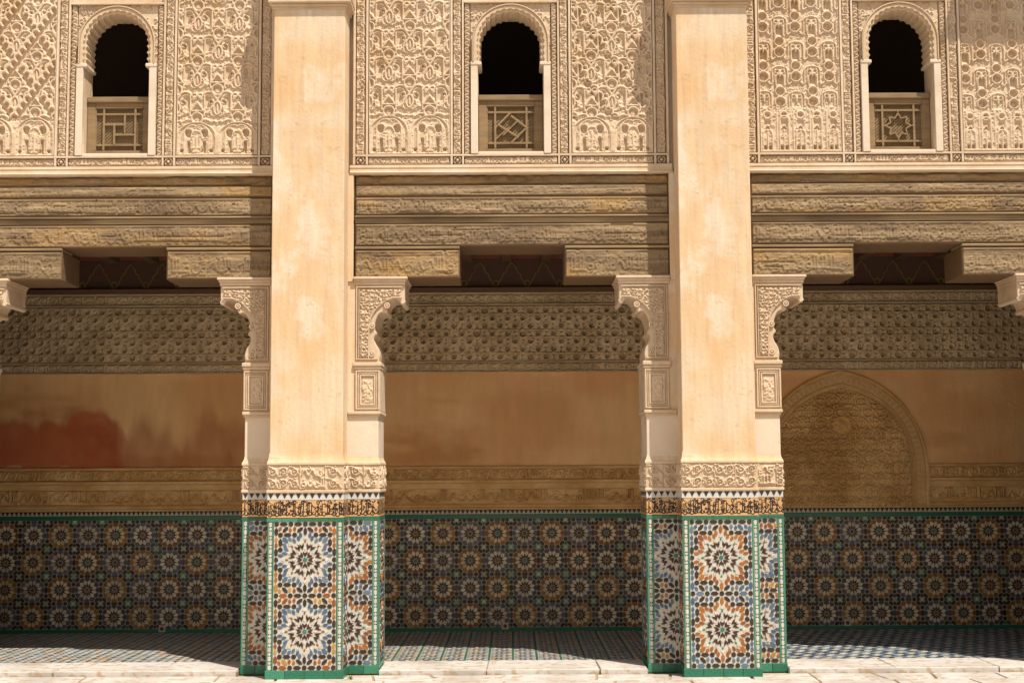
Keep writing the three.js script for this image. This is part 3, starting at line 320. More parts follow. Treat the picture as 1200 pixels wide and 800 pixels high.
for (const [x, y, label] of [[-0.083, 0.095, 'small pale socket plate low on the dado of the middle bay'], [-3.519, 0.085, 'small pale socket plate low on the dado of the left bay'], [3.345, 0.11, 'small pale socket plate low on the dado under the blind arch']]) {
  const t = thing('wall_socket', label, 'socket', x, y, ZB + 0.014, 'socket plates on the mosaic dado'); const m = std({ color: new THREE.Color().setRGB(0.55, 0.47, 0.38), roughness: 0.5 });
  part('plate', bx(-0.034, 0.034, -0.034, 0.034, 0, 0.014, 0.005), m, t); const s = new THREE.CylinderGeometry(0.019, 0.019, 0.004, 16).rotateX(Math.PI / 2).translate(0, 0, 0.0155); part('socket_face', wuv(s), std({ color: new THREE.Color().setRGB(0.10, 0.07, 0.05) }), t);
}
{ // the other sides of the court, behind and beside the camera
  struct('court_wall', [bx(-10.8, 10.8, -0.02, 7.3, 20, 20.4, 0), bx(-10.8, -10.4, -0.02, 7.3, -0.3, 20, 0), bx(10.4, 10.8, -0.02, 7.3, -0.3, 20, 0), bx(-10.4, -6.9, -0.02, 7.3, -0.7, -0.3, 0), bx(6.9, 10.4, -0.02, 7.3, -0.7, -0.3, 0), bx(5.54, 6.9, -0.02, 7.0, -0.7, -0.3, 0), bx(-6.9, -5.54, -0.02, 7.0, -0.7, -0.3, 0)], M.plaster);  // unseen boxes beside the outer piers are added to block sun from the gallery
}
// shell behind and above: ceiling, rooms of the upper floor, side walls of the gallery
{
  const ceil = struct('gallery_ceiling', bx(-6.7, 6.7, 3.85, 4.05, ZB - 0.3, -0.82, 0), M.woodDark);
  for (let x = -6.5; x < 6.6; x += 0.4) part('ceiling_joist', bx(x, x + 0.1, 3.76, 3.849, ZB + 0.09, -0.83), M.woodDark, ceil);
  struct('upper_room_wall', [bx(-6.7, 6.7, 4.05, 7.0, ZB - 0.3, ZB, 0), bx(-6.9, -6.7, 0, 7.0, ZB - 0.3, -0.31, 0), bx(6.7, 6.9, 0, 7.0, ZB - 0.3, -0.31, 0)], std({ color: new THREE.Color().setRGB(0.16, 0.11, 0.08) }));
  struct('roof', bx(-6.9, 6.9, 7.0, 7.3, ZB - 0.3, -0.3, 0), M.plaster);
}

// ------------------------------------------------------------------ piers
const inscTex = (() => { // dark glaze cut back to the tan biscuit: lettering and scrolls
  const w = 1024, h = 128, c = document.createElement('canvas'); c.width = w; c.height = h; const g = c.getContext('2d'); g.fillStyle = 'rgb(196,154,104)'; g.fillRect(0, 0, w, h); const r = rng(17);
  g.lineCap = 'round'; g.setTransform(1, 0, 0, -1, 0, h); const S = (lw, f) => { g.strokeStyle = 'rgb(28,17,12)'; g.lineWidth = lw; g.beginPath(); f(); g.stroke(); };
  for (let i = 0; i < 190; i++) { const x = r() * w, y = 52 + r() * 70, q = 4 + r() * 5, a = r() * 6.3; S(5.5, () => g.arc(x, y, q, a, a + 3.4)); g.fillStyle = 'rgb(28,17,12)'; g.beginPath(); g.ellipse(x + q * 1.4, y + (r() - 0.5) * 10, 6.5, 3.6, r() * 3, 0, 6.3); g.fill(); }
  for (let x = 12; x < w; x += 26 + r() * 22) { const n = r() < 0.6 ? 1 : 2; for (let i = 0; i < n; i++) { S(7, () => { g.moveTo(x + i * 12, 26); g.lineTo(x + i * 12 + 2, 84 + r() * 34); }); } }
  for (let x = 0; x < w; x += 24) { const b = 16 + r() * 14; S(7.5, () => { g.moveTo(x - 6, b + 8); g.bezierCurveTo(x + 4, b - 12, x + 18, b - 8, x + 26, b + 14); }); if (r() < 0.6) S(6, () => g.arc(x + 12, b + 24, 7, 2, 7)); else { g.fillStyle = 'rgb(28,17,12)'; g.beginPath(); g.arc(x + 10, 44, 4.5, 0, 6.3); g.fill(); } }
  g.setTransform(1, 0, 0, 1, 0, 0); g.fillStyle = 'rgb(60,40,26)'; g.fillRect(0, 0, w, 4); g.fillRect(0, h - 4, w, 4);
  const t = new THREE.CanvasTexture(c); t.colorSpace = THREE.SRGBColorSpace; t.wrapS = t.wrapT = THREE.RepeatWrapping; t.magFilter = THREE.LinearFilter; t.repeat.set(1 / 1.17, 1 / 0.147); t.offset.set(0, -1.263 / 0.147); return t; })();
M.insc = std({ map: inscTex, roughness: 0.55, bumpMap: fineBump, bumpScale: 0.003 });

function bracketShape() { const s = new THREE.Shape(); s.moveTo(0.35, 2.475); s.lineTo(0.35, 3.2); s.lineTo(0.765, 3.2); s.lineTo(0.765, 3.045); s.absarc(0.748, 3.035, 0.022, 0.4, -Math.PI * 0.9, true); s.quadraticCurveTo(0.70, 3.075, 0.66, 3.055); s.quadraticCurveTo(0.615, 3.03, 0.612, 2.975); s.absarc(0.600, 2.962, 0.022, 0.5, -2.4, true); s.quadraticCurveTo(0.545, 2.945, 0.528, 2.885); s.quadraticCurveTo(0.508, 2.83, 0.52, 2.79); s.absarc(0.508, 2.772, 0.024, 0.9, -1.2, true); s.quadraticCurveTo(0.50, 2.72, 0.528, 2.675); s.quadraticCurveTo(0.567, 2.62, 0.556, 2.56); s.lineTo(0.553, 2.54); s.lineTo(0.566, 2.528); s.lineTo(0.566, 2.475); s.closePath(); return s; }
const bracketGeo = (() => { const g = ext(bracketShape(), -0.78, -0.31, 0.006, 8); return g; })();
const spandrelPath = [[0.395, 3.135], [0.735, 3.135], [0.735, 3.075], [0.655, 3.065], [0.58, 3.025], [0.51, 2.955], [0.47, 2.86], [0.462, 2.76], [0.462, 2.58], [0.395, 2.58]];
const inPoly = (P, x, y) => { let c = false; for (let i = 0, j = P.length - 1; i < P.length; j = i++) if ((P[i][1] > y) !== (P[j][1] > y) && x < (P[j][0] - P[i][0]) * (y - P[i][1]) / (P[j][1] - P[i][1]) + P[i][0]) c = !c; return c; };
const spandrelGeo = (() => { const R = new Relief(0.35, 0.57, 0.0052), g = R.g; R.fill(0); const r = rng(23); for (let y = 0.015; y < 0.57; y += 0.036) for (let x = 0.012; x < 0.35; x += 0.038) { const X = x + (r() - 0.5) * 0.012, Y = y + (r() - 0.5) * 0.012, a = r() * 6.3; st(g, 0.95, 0.0075, c => c.arc(X, Y, 0.0125, a, a + 4.4)); st(g, 0.8, 0.007, c => { c.moveTo(X, Y); c.quadraticCurveTo(X + 0.02, Y + 0.02, X + 0.03 * Math.cos(a), Y + 0.035 * Math.sin(a)); }); fl(g, 1, c => c.ellipse(X + 0.018, Y - 0.01, 0.012, 0.006, a, 0, 6.3)); } return R.mesh(0.017, { open: true, blur: 0, noise: 0.001, mask: (x, y) => inPoly(spandrelPath, x + 0.39, y + 2.575) }).translate(0.39, 2.575, -0.3045); })();
const ribCurve = new THREE.CatmullRomCurve3([[0.745, 3.07], [0.655, 3.062], [0.58, 3.02], [0.512, 2.95], [0.474, 2.86], [0.468, 2.76], [0.466, 2.56]].map(p => new THREE.Vector3(p[0], p[1], -0.298)));
const ribGeo = wuv(new THREE.TubeGeometry(ribCurve, 40, 0.0075, 6));
const frameLineGeo = merge([bx(0.362, 0.372, 2.55, 3.165, -0.31, -0.292, 0.003), bx(0.362, 0.75, 3.152, 3.162, -0.31, -0.292, 0.003), bx(0.383, 0.391, 2.57, 3.14, -0.31, -0.294, 0.003), bx(0.362, 0.545, 2.553, 2.562, -0.31, -0.292, 0.003)]);
const capMould = (() => { // cornice of the bracket, returned round its end
  const L = [bx(0.338, 0.79, 3.218, 3.24, -0.79, -0.268, 0.006), bx(0.342, 0.778, 3.198, 3.219, -0.788, -0.28, 0.006), bx(0.346, 0.77, 3.172, 3.199, -0.786, -0.290, 0.005)]; return merge(L); })();
const footMould = merge([bx(0.34, 0.578, 2.496, 2.53, -0.785, -0.278, 0.008), bx(0.346, 0.572, 2.472, 2.498, -0.783, -0.288, 0.007)]);
const boxGeo = bx(0.355, 0.566, 2.128, 2.473, -0.78, -0.298, 0.006);
const boxFrames = (() => { const L = []; const fr = (k, w, z) => { const x0 = 0.362 + k, x1 = 0.56 - k, y0 = 2.14 + k, y1 = 2.462 - k; L.push(bx(x0, x0 + w, y0, y1, -0.3, z, 0.003), bx(x1 - w, x1, y0, y1, -0.3, z, 0.003), bx(x0 + w, x1 - w, y0, y0 + w, -0.3, z, 0.003), bx(x0 + w, x1 - w, y1 - w, y1, -0.3, z, 0.003)); }; fr(0, 0.012, -0.286); fr(0.02, 0.008, -0.289); fr(0.034, 0.012, -0.286); return merge(L); })();
const boxCarve = (() => { const R = new Relief(0.10, 0.225, 0.005), g = R.g; const r = rng(31); for (let i = 0; i < 16; i++) { const x = 0.01 + r() * 0.08, y = 0.012 + r() * 0.2, a = r() * 6.3; st(g, 1, 0.008, c => c.arc(x, y, 0.014, a, a + 4.2)); } return R.mesh(0.011, { noise: 0.001 }).translate(0.411, 2.19, -0.297); })();
const boxFoot = merge([bx(0.30, 0.572, 2.098, 2.127, -0.785, -0.284, 0.008), bx(0.298, 0.562, 2.08, 2.1, -0.78, -0.294, 0.006)]);
const boss = (() => { const t = new THREE.TorusGeometry(0.020, 0.007, 8, 20), s = new THREE.SphereGeometry(0.011, 10, 8); return merge([wuv(t), wuv(s)]); })();
const mirror = g => { const q = (g.index ? g.toNonIndexed() : g.clone()); q.scale(-1, 1, 1); for (const k of ['position', 'normal', 'uv', 'color']) { const a = q.attributes[k]; if (!a) continue; const n = a.itemSize; for (let i = 0; i < a.count; i += 3) for (let c = 0; c < n; c++) { const t = a.array[(i + 1) * n + c]; a.array[(i + 1) * n + c] = a.array[(i + 2) * n + c]; a.array[(i + 2) * n + c] = t; } } return q; };
function frustum(x0, x1, z0, z1, y0, y1, k) { const q = new THREE.BufferGeometry(); const n = 4, P = [], pr = t => 1 - Math.pow(1 - t, 2); const ring = []; for (let i = 0; i <= n; i++) { const t = i / n, e = k * (1 - Math.pow(1 - t, 1.8)), y = y0 + (y1 - y0) * Math.pow(t, 1.25); ring.push([[x0 + e, y, z1 - e], [x1 - e, y, z1 - e], [x1 - e, y, z0 + e], [x0 + e, y, z0 + e]]); }
  const quad = (a, b, c, d) => P.push(...a, ...b, ...c, ...a, ...c, ...d); for (let i = 0; i < n; i++) for (let s = 0; s < 4; s++) quad(ring[i][s], ring[i][(s + 1) % 4], ring[i + 1][(s + 1) % 4], ring[i + 1][s]); quad(ring[n][0], ring[n][1], ring[n][2], ring[n][3]); q.setAttribute('position', new THREE.Float32BufferAttribute(P, 3)); q.computeVertexNormals(); q.setAttribute('uv', new THREE.Float32BufferAttribute(new Float32Array(P.length / 3 * 2), 2)); return wuv(q); }

function makePier(label, scheme, x) {
  const t = thing('arcade_pier', label, 'pier', x, 0, 0), r = rng(400 + Math.round(x * 10));
  // core of the mosaic plinth
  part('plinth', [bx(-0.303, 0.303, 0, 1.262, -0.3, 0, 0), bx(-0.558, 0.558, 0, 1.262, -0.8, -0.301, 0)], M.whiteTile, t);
  // star panels
  const S = starTiles(scheme, 51 + scheme), S2 = starTiles(1 - scheme, 61 + scheme);
  const front = part('star_panel', tilesGeo(clipTiles(S, -0.2455, 0.2455, 0)), M.glaze, t, 'stuff'); front.position.set(0, 0.074, 0.0005);
  const wl = part('star_panel', tilesGeo(clipTiles(S2, -0.2, 0.02, -0.325)), M.glaze, t, 'stuff'); wl.position.set(0, 0.074, -0.2995);
  const wr = part('star_panel', tilesGeo(clipTiles(S2, 0.012, 0.222, 0.292)), M.glaze, t, 'stuff'); wr.position.set(0, 0.074, -0.2995);
  for (const e of [-1, 1]) { const sp = part('side_panel', tilesGeo(clipTiles(S2, -0.22, 0.22, 0)), M.glaze, t, 'stuff'); sp.rotation.y = e * Math.PI / 2; sp.position.set(e * 0.5585, 0.074, -0.55); sp.scale.x = 0.92;
    const sq = part('side_panel', tilesGeo(clipTiles(S, -0.12, 0.12, 0)), M.glaze, t, 'stuff'); sq.rotation.y = e * Math.PI / 2; sq.position.set(e * 0.3035, 0.074, -0.15); }
  // beaded green borders
  const border = (cx, z, rotY, face) => { const L = [], G = []; const w = 0.054; const B = M.green; const o = new THREE.Group(); o.name = 'beaded_border'; t.add(o); o.position.set(cx, 0, z); o.rotation.y = rotY; part('green_strip', [bx(-w / 2, -w / 2 + 0.0105, 0.072, 1.235, 0, 0.005, 0.002), bx(w / 2 - 0.0105, w / 2, 0.072, 1.235, 0, 0.005, 0.002)], r() < 0.5 ? M.green : M.greenPale, o); const gl = [tint(bx(-0.0125, 0.0125, 0.072, 1.235, 0, 0.0012, 0), K.green)]; for (let y = 0.092, i = 0; y < 1.225; i++) { const long = i % 2 === 0, h = long ? 0.021 : 0.013; gl.push(tileGeo(long ? [[-0.0115, y - h * 0.7], [0, y - h], [0.0115, y - h * 0.7], [0.0115, y + h * 0.7], [0, y + h], [-0.0115, y + h * 0.7]] : reg(0, y, 0.0115, 8), 0.0012, 0.003, jit(K.white, r, 0.12))); y += long ? 0.035 : 0.035; } part('bead_tiles', gl, M.glaze, o, 'stuff'); };
  border(-0.277, 0.0005, 0); border(0.277, 0.0005, 0); border(-0.532, -0.2995, 0); border(0.532, -0.2995, 0);
  for (const e of [-1, 1]) { border(e * 0.5585, -0.328, e * Math.PI / 2); border(e * 0.5585, -0.772, e * Math.PI / 2); }
  // green base course, tile by tile, and the green fillet above the panels
  const baseRow = (x0, x1, z0, z1, n) => { for (let i = 0; i < n; i++) { const a = x0 + (x1 - x0) * i / n, b = x0 + (x1 - x0) * (i + 1) / n; part('base_tile', bx(a + 0.001, b - 0.001, 0.002, 0.071, z0, z1 + 0.002 * r(), 0.003), [M.green, M.greenPale, M.green][Math.floor(r() * 3)], t); } };
  baseRow(-0.312, 0.312, -0.29, 0.008, 4); baseRow(-0.566, -0.314, -0.805, -0.292, 2); baseRow(0.314, 0.566, -0.805, -0.292, 2);
  const fil = (x0, x1, z0, z1, n) => { for (let i = 0; i < n; i++) { const a = x0 + (x1 - x0) * i / n, b = x0 + (x1 - x0) * (i + 1) / n; part('fillet_tile', bx(a + 0.0006, b - 0.0006, 1.237, 1.2625, z0, z1 + 0.0015 * r(), 0.002), [M.green, M.greenPale, M.green, M.greenDark][Math.floor(r() * 4)], t); } };
  fil(-0.309, 0.309, -0.28, 0.006, 5); fil(-0.564, -0.311, -0.804, -0.294, 2); fil(0.311, 0.564, -0.804, -0.294, 2);
  // lettered tile band and saw-tooth
  const ins = part('lettered_tiles', [bx(-0.306, 0.306, 1.263, 1.408, -0.29, 0.003, 0.002), bx(-0.561, 0.561, 1.263, 1.408, -0.8, -0.297, 0.002)], M.insc, t);
  part('sawtooth_ground', [bx(-0.305, 0.305, 1.4085, 1.464, -0.29, 0.002, 0), bx(-0.560, 0.560, 1.4085, 1.464, -0.8, -0.298, 0)], std({ color: new THREE.Color().setRGB(0.54, 0.53, 0.49), roughness: 0.45 }), t);
  { const L = []; const row = (x0, x1, z, rot) => { const n = Math.max(2, Math.round((x1 - x0) / 0.0555)), p = (x1 - x0) / n; for (let i = 0; i < n; i++) { const X = x0 + (i + 0.5) * p; const a = tileGeo([[X - 0.021, 1.459], [X, 1.418], [X + 0.021, 1.459]], 0, 0.003, jit(K.dark, r, 0.2)); if (rot) { a.rotateY(rot); a.translate(rot > 0 ? z : z, 0, 0); } else a.translate(0, 0, z); L.push(a); } }; row(-0.305, 0.305, 0.002); row(-0.56, -0.31, -0.298); row(0.31, 0.56, -0.298);  const m = []; for (const e of [-1, 1]) for (let i = 0; i < 8; i++) { const a = tileGeo([[-0.22 + i * 0.06 - 0.018, 1.455], [-0.22 + i * 0.06, 1.42], [-0.22 + i * 0.06 + 0.018, 1.455]], 0, 0.003, K.dark); a.rotateY(e * Math.PI / 2); a.translate(e * 0.5605, 0, -0.55); m.push(a); } part('sawtooth_tiles', [...L.filter(g => { g.computeBoundingBox(); return g.boundingBox.max.z > -0.31; }), ...m], M.glaze, t, 'stuff'); }
  // carved plaster band with its weathered sloping top
  part('band_core', [bx(-0.305, 0.305, 1.465, 1.702, -0.29, 0, 0), bx(-0.562, 0.562, 1.465, 1.702, -0.8, -0.3, 0)], M.stucco, t);
  part('band_edge', [bx(-0.313, 0.313, 1.465, 1.488, -0.29, 0.012), bx(-0.571, 0.571, 1.465, 1.488, -0.81, -0.29), bx(-0.312, 0.312, 1.686, 1.704, -0.29, 0.011), bx(-0.57, 0.57, 1.686, 1.704, -0.81, -0.291)], M.stucco, t);
  const carve = (w, seed) => { const R = new Relief(w, 0.196, 0.0048), g = R.g; R.fill(0.0); const q = rng(seed); let x = 0; g.save(); while (x < w - 0.02) { const L = Math.min(w - x, 0.12 + 0.16 * q()); g.save(); g.beginPath(); g.rect(x, 0, L, 0.196); g.clip(); g.translate(x, 0); const sd = seed + x * 100 | 0; if (q() < 0.55) { script(g, L, 0.115, sd, 1, { w: 0.0105 }); g.translate(0, 0.085); script(g, L, 0.11, sd + 5, 1, { w: 0.0105 }); } else { vine(g, L, 0.1, sd, 1); g.translate(0, 0.096); vine(g, L, 0.1, sd + 3, 1); } g.restore(); if (x > 0) st(g, 0.9, 0.006, c => { c.moveTo(x, 0); c.lineTo(x, 0.196); }); x += L; } g.restore(); return R.mesh(0.016, { noise: 0.0012, seed, blur: 0 }); };
  const cp = (geo, x, z, ry) => { const o = part('carved_band', geo, M.stucco, t); o.position.set(x, 1.489, z); o.rotation.y = ry; };
  cp(carve(0.61, 500 + x * 3 | 0), -0.305, 0.0005, 0); cp(carve(0.257, 510 + x * 3 | 0), -0.562, -0.2995, 0); cp(carve(0.257, 520 + x * 3 | 0), 0.305, -0.2995, 0); const sg = carve(0.49, 530); cp(sg, 0.5625, -0.305, Math.PI / 2); cp(sg, -0.5625, -0.795, -Math.PI / 2); const sh = carve(0.29, 540); cp(sh, 0.3055, -0.002, Math.PI / 2); cp(sh, -0.3055, -0.292, -Math.PI / 2);
  part('sloped_top', [frustum(-0.311, 0.311, -0.33, 0.010, 1.704, 1.78, 0.016), frustum(-0.569, 0.569, -0.81, -0.292, 1.704, 1.80, 0.024)], M.plaster, t);
  // shaft and wings
  part('shaft', bx(-0.295, 0.295, 1.70, 5.44, -0.32, -0.006, 0.012), M.plaster, t);
  part('wing', bx(-0.552, 0.552, 1.70, 2.1, -0.79, -0.31, 0.01), M.white, t);
  part('wing_core', [bx(-0.36, 0.36, 2.09, 3.23, -0.78, -0.305, 0.006), bx(-0.338, 0.338, 3.2, 4.11, -0.78, -0.288, 0.006)], M.plaster, t);
  part('capital', [bx(-0.302, 0.302, 5.425, 5.446, -0.31, 0.006), bx(-0.318, 0.318, 5.445, 5.47, -0.31, 0.022, 0.01), bx(-0.34, 0.34, 5.469, 5.51, -0.31, 0.044, 0.012), bx(-0.345, 0.345, 5.509, 5.9, -0.31, 0.05, 0.01)], M.stucco, t);
  part('shaft_top', bx(-0.3, 0.3, 5.9, 7.0, -0.31, 0, 0.01), M.plaster, t);
  for (const e of [1, -1]) { const f = g => e > 0 ? g : mirror(g); const b = part('bracket', [f(bracketGeo), f(capMould), f(footMould)], M.stucco, t); part('bracket_carving', f(spandrelGeo), M.stucco, b); part('curved_rib', f(ribGeo), M.stucco, b); part('frame_line', f(frameLineGeo), M.stucco, b); for (const [X, Y] of [[0.63, 3.0], [0.508, 2.83], [0.505, 2.60]]) { const o = part('boss', boss, M.stucco, b); o.position.set(e * (X - 0.012), Y, -0.299); }
    const k = part('bracket_foot', [f(boxGeo), f(boxFoot)], M.stucco, t); part('foot_frame', f(boxFrames), M.stucco, k); part('foot_carving', f(boxCarve), M.stucco, k); }
  return t;
}
makePier('plastered pier whose mosaic base has two stars ringed in blue, left of the middle bay', 0, -1.655);
makePier('plastered pier whose mosaic base has two stars ringed in amber, right of the middle bay', 1, 1.655);
makePier('pier cut off by the left edge, only a carved bracket in view', 1, -4.965);
makePier('pier cut off by the right edge, only a carved bracket in view', 0, 4.965);

// ------------------------------------------------------------------ timber lintels
function makeLintel(c, label, seed, notch) {
  const t = thing('timber_lintel', label, 'lintel', c, 0, 0, 'carved timber lintels over the gallery bays'), hw = 1.312, r = rng(seed);
  const carved = (w, h, s, amp) => { const R = new Relief(w, h, 0.0068), g = R.g; R.fill(0.45); const q = rng(s); const m = h * 0.13; st(g, 0.75, 0.014, k => { k.moveTo(0, h - m * 0.5); k.lineTo(w, h - m * 0.5); }); g.save(); g.translate(0.03, m * 0.6); script(g, w - 0.06, h - m * 2, s + 1, 0.95, { w: 0.0125 }); g.restore(); curls(g, w, h * 0.85, Math.round(w * 90 * h / 0.2), 0.017, 0.78, s + 2, 0.0075);
    for (let i = 0; i < 5 * w; i++) { const y = q() * h, x = q() * w, L = 0.1 + q() * 0.5; st(g, q() < 0.5 ? 0.15 : 0.5, 0.004 + 0.006 * q(), k => { k.moveTo(x, y); k.lineTo(x + L, y + (q() - 0.5) * 0.012); }); }
    for (let i = 0; i < 2.2 * w; i++) fl(g, 0, k => k.ellipse(q() * w, q() * h, 0.008 + 0.006 * q(), 0.008, 0, 0, 6.3));
    return R.mesh(amp, { noise: 0.0025, blur: 0, seed: s, u0: s * 0.731, v0: s * 0.377 }); };
  const board = (name, x0, x1, y0, y1, z, s, amp = 0.021) => { const core = bx(x0, x1, y0, y1, -0.8, z, 0.006); const u = core.attributes.uv; for (let i = 0; i < u.count; i++) u.setXY(i, u.getX(i) + s * 0.73, u.getY(i) + s * 0.37); const b = part(name, core, M.woodBrown, t); const o = part('carving', carved(x1 - x0 - 0.01, y1 - y0 - 0.012, s, amp), M.wood, b); o.position.set(x0 + 0.005, y0 + 0.006, z + 0.001); return b; };
  // top course: a worn plain plate, a thin carved strip and a lettered board
  const worn = (() => { const R = new Relief(2 * hw, 0.075, 0.0095), g = R.g; R.fill(0.7); const q = rng(seed + 50); for (let i = 0; i < 30; i++) { const x = q() * 2 * hw; fl(g, 0.2 + 0.3 * q(), k => k.ellipse(x, 0.075 * q(), 0.05 + 0.12 * q(), 0.012 + 0.02 * q(), 0, 0, 6.3)); } return R.mesh(0.022, { noise: 0.014, seed: seed + 5, u0: seed * 0.3 }); })();
  const tp = part('worn_plate', bx(-hw, hw, 4.022, 4.112, -0.8, -0.345, 0.006), M.wood, t); const wo = part('worn_face', worn, M.wood, tp); wo.position.set(-hw, 4.026, -0.344);
  board('carved_strip', -hw, hw, 3.918, 4.021, -0.328, seed + 11, 0.014); board('lettered_board', -hw, hw, 3.757, 3.917, -0.322, seed + 12);
  part('bead', bx(-hw, hw, 3.742, 3.758, -0.5, -0.296, 0.006), M.wood, t);
  part('plain_strip', bx(-hw, hw, 3.695, 3.741, -0.8, -0.316, 0.006), M.wood, t);
  board('lettered_board', -hw, hw, 3.497, 3.694, -0.322, seed + 13);
  for (const [x0, x1] of [[-hw, -notch[0]], [notch[1], hw]]) { board('carved_corbel_board', x0, x1, 3.228, 3.472, -0.314, seed + 14 + (x0 > 0 ? 1 : 0)); part('bead', bx(x0, x1, 3.473, 3.496, -0.6, -0.296, 0.007), M.wood, t); }
  return t;
}
makeLintel(-3.31, 'weathered carved timber lintel over the left bay', 3, [0.435, 0.435]);
makeLintel(0.005, 'weathered carved timber lintel over the middle bay', 7, [0.438, 0.438]);
makeLintel(3.315, 'weathered carved timber lintel over the right bay with blind arch', 12, [0.465, 0.435]);

// ------------------------------------------------------------------ upper walls with their carved stucco
const U = 1 / 142.5; // drawing unit of the carved fields
function sebka(w, h, o) { // staggered pointed cells over an arcade; all in units of U
  const R = new Relief(w, h, 0.0047), g = R.g; R.fill(0.5); g.scale(U, U); const W = w / U, H = h / U, P = W / o.n, V = P * 0.7, B = o.base;
  curls(g, W, H, Math.round(W * H / 26), 1.7, 0.7, o.seed, 0.9); const jr = rng(o.seed + 77);
  const clip = () => { g.save(); g.beginPath(); g.rect(0, B, W, H - B); g.clip(); };
  const k = P / 48;
  clip();
  const each = f => { for (let j = -1; j * V < H + 40; j++) for (let i = -1; i <= o.n + 1; i++) { const x = (i + (mod(j, 2) ? 0 : 0.5)) * P + (h2(i + 9, j + 9, o.seed) - 0.5) * 1.1, y = B + 6 + j * V + (h2(i + 40, j + 9, o.seed) - 0.5) * 1.1; f(x, y); } };
  each((x, y) => { // niches with hoods
    for (const e of [-1, 1]) { const X = x + e * 12 * k, Y = y + 19 * k; fl(g, 0.2, c => c.ellipse(X, Y, 4.6 * k, 6.8 * k, e * -0.25, 0, 6.3)); st(g, 0.75, 1.7, c => c.ellipse(X + e * 0.8, Y + 0.4, 6.8 * k, 8.8 * k, 0, e > 0 ? -1.0 : Math.PI + 1.0, e > 0 ? 2.3 : Math.PI - 2.3, e < 0)); st(g, 0.95, 2.1, c => c.ellipse(X + e * 1.8, Y + 0.8, 9.6 * k, 11.4 * k, 0, e > 0 ? -0.9 : Math.PI + 0.9, e > 0 ? 2.2 : Math.PI - 2.2, e < 0)); }
    fl(g, 0.45, c => { c.moveTo(x - 6 * k, y + 9 * k); c.lineTo(x, y + 17 * k); c.lineTo(x + 6 * k, y + 9 * k); }); });
  if (o.rib) each((x, y) => { for (const e of [-1, 1]) { if (o.rib < 2 && e < 0) continue; const n = 4; for (let m = 0; m < n; m++) { const t0 = m / n, X = x + e * (t0 + 0.125) * P / 2, Y = y + 33 * k - (t0 + 0.125) * V; fl(g, 0.1, c => c.ellipse(X - e * 1.5, Y - 3.4, 3.5 * k, 4 * k, 0, 0, 6.3)); st(g, 1, 2.6, c => c.arc(X, Y, 4.4 * k, e > 0 ? -0.6 : Math.PI + 0.6, e > 0 ? 2.4 : Math.PI - 2.4, e < 0)); } } });
  each((x, y) => { // cell frames, ring and pointed cap
    fl(g, 0.35, c => c.arc(x, y, 5.6 * k, 0, 6.3)); fl(g, 0.5, c => c.arc(x, y - 0.5, 3.2 * k, 0, 6.3)); st(g, 1, 2.4, c => c.arc(x, y, 6.3 * k, 0, 6.3));
    st(g, 1, 2.2, c => { c.moveTo(x - 7.5 * k, y + 8.5 * k); c.lineTo(x - 5 * k, y + 12 * k); c.lineTo(x, y + 18.5 * k); c.lineTo(x + 5 * k, y + 12 * k); c.lineTo(x + 7.5 * k, y + 8.5 * k); c.closePath(); });
    st(g, 0.95, 2.0, c => { c.moveTo(x - 8.2 * k, y + 2 * k); c.lineTo(x - 8.2 * k, y + 27 * k); c.moveTo(x + 8.2 * k, y + 2 * k); c.lineTo(x + 8.2 * k, y + 27 * k); });
    for (const e of [-1, 1]) { st(g, 0.95, 2.1, c => { c.moveTo(x + e * 6 * k, y - 4 * k); c.quadraticCurveTo(x + e * 3 * k, y - 10 * k, x, y - 12 * k); }); fl(g, 0.85, c => c.ellipse(x + e * 4 * k, y + 24 * k, 2.2 * k, 3.3 * k, e * 0.5, 0, 6.3)); st(g, 0.9, 1.9, c => c.arc(x + e * 3.4 * k, y + 27 * k, 2.6 * k, 0, 6.3)); st(g, 0.85, 1.3, c => { c.moveTo(x + e * 9 * k, y + 6 * k); c.quadraticCurveTo(x + e * 15 * k, y + 8 * k, x + e * 17 * k, y + 3 * k); }); }
    for (const e of [-1, 1]) { st(g, 0.92, 1.4, c => { c.moveTo(x + e * 2 * k, y - 31 * k); c.bezierCurveTo(x + e * 8 * k, y - 33 * k, x + e * 9 * k, y - 25 * k, x + e * 6.5 * k, y - 20 * k); }); st(g, 0.9, 1.3, c => c.arc(x + e * 7.4 * k, y - 14 * k, 2.6 * k, 0, 5)); fl(g, 0.9, c => c.ellipse(x + e * 10.5 * k, y - 27 * k, 1.5, 3, e * 0.7, 0, 6.3)); st(g, 0.88, 1.2, c => { c.moveTo(x + e * 18 * k, y + 10 * k); c.quadraticCurveTo(x + e * 22 * k, y + 14 * k, x + e * 23 * k, y + 22 * k); }); }
    // almond leaf below the ring
    fl(g, 0.5, c => c.ellipse(x, y - 22 * k, 4.2 * k, 7.6 * k, 0, 0, 6.3)); st(g, 0.95, 2.1, c => c.ellipse(x, y - 22 * k, 4.2 * k, 7.6 * k, 0, 0, 6.3)); fl(g, 0.9, c => c.ellipse(x, y - 22 * k, 1.3 * k, 5.4 * k, 0, 0, 6.3));
  });
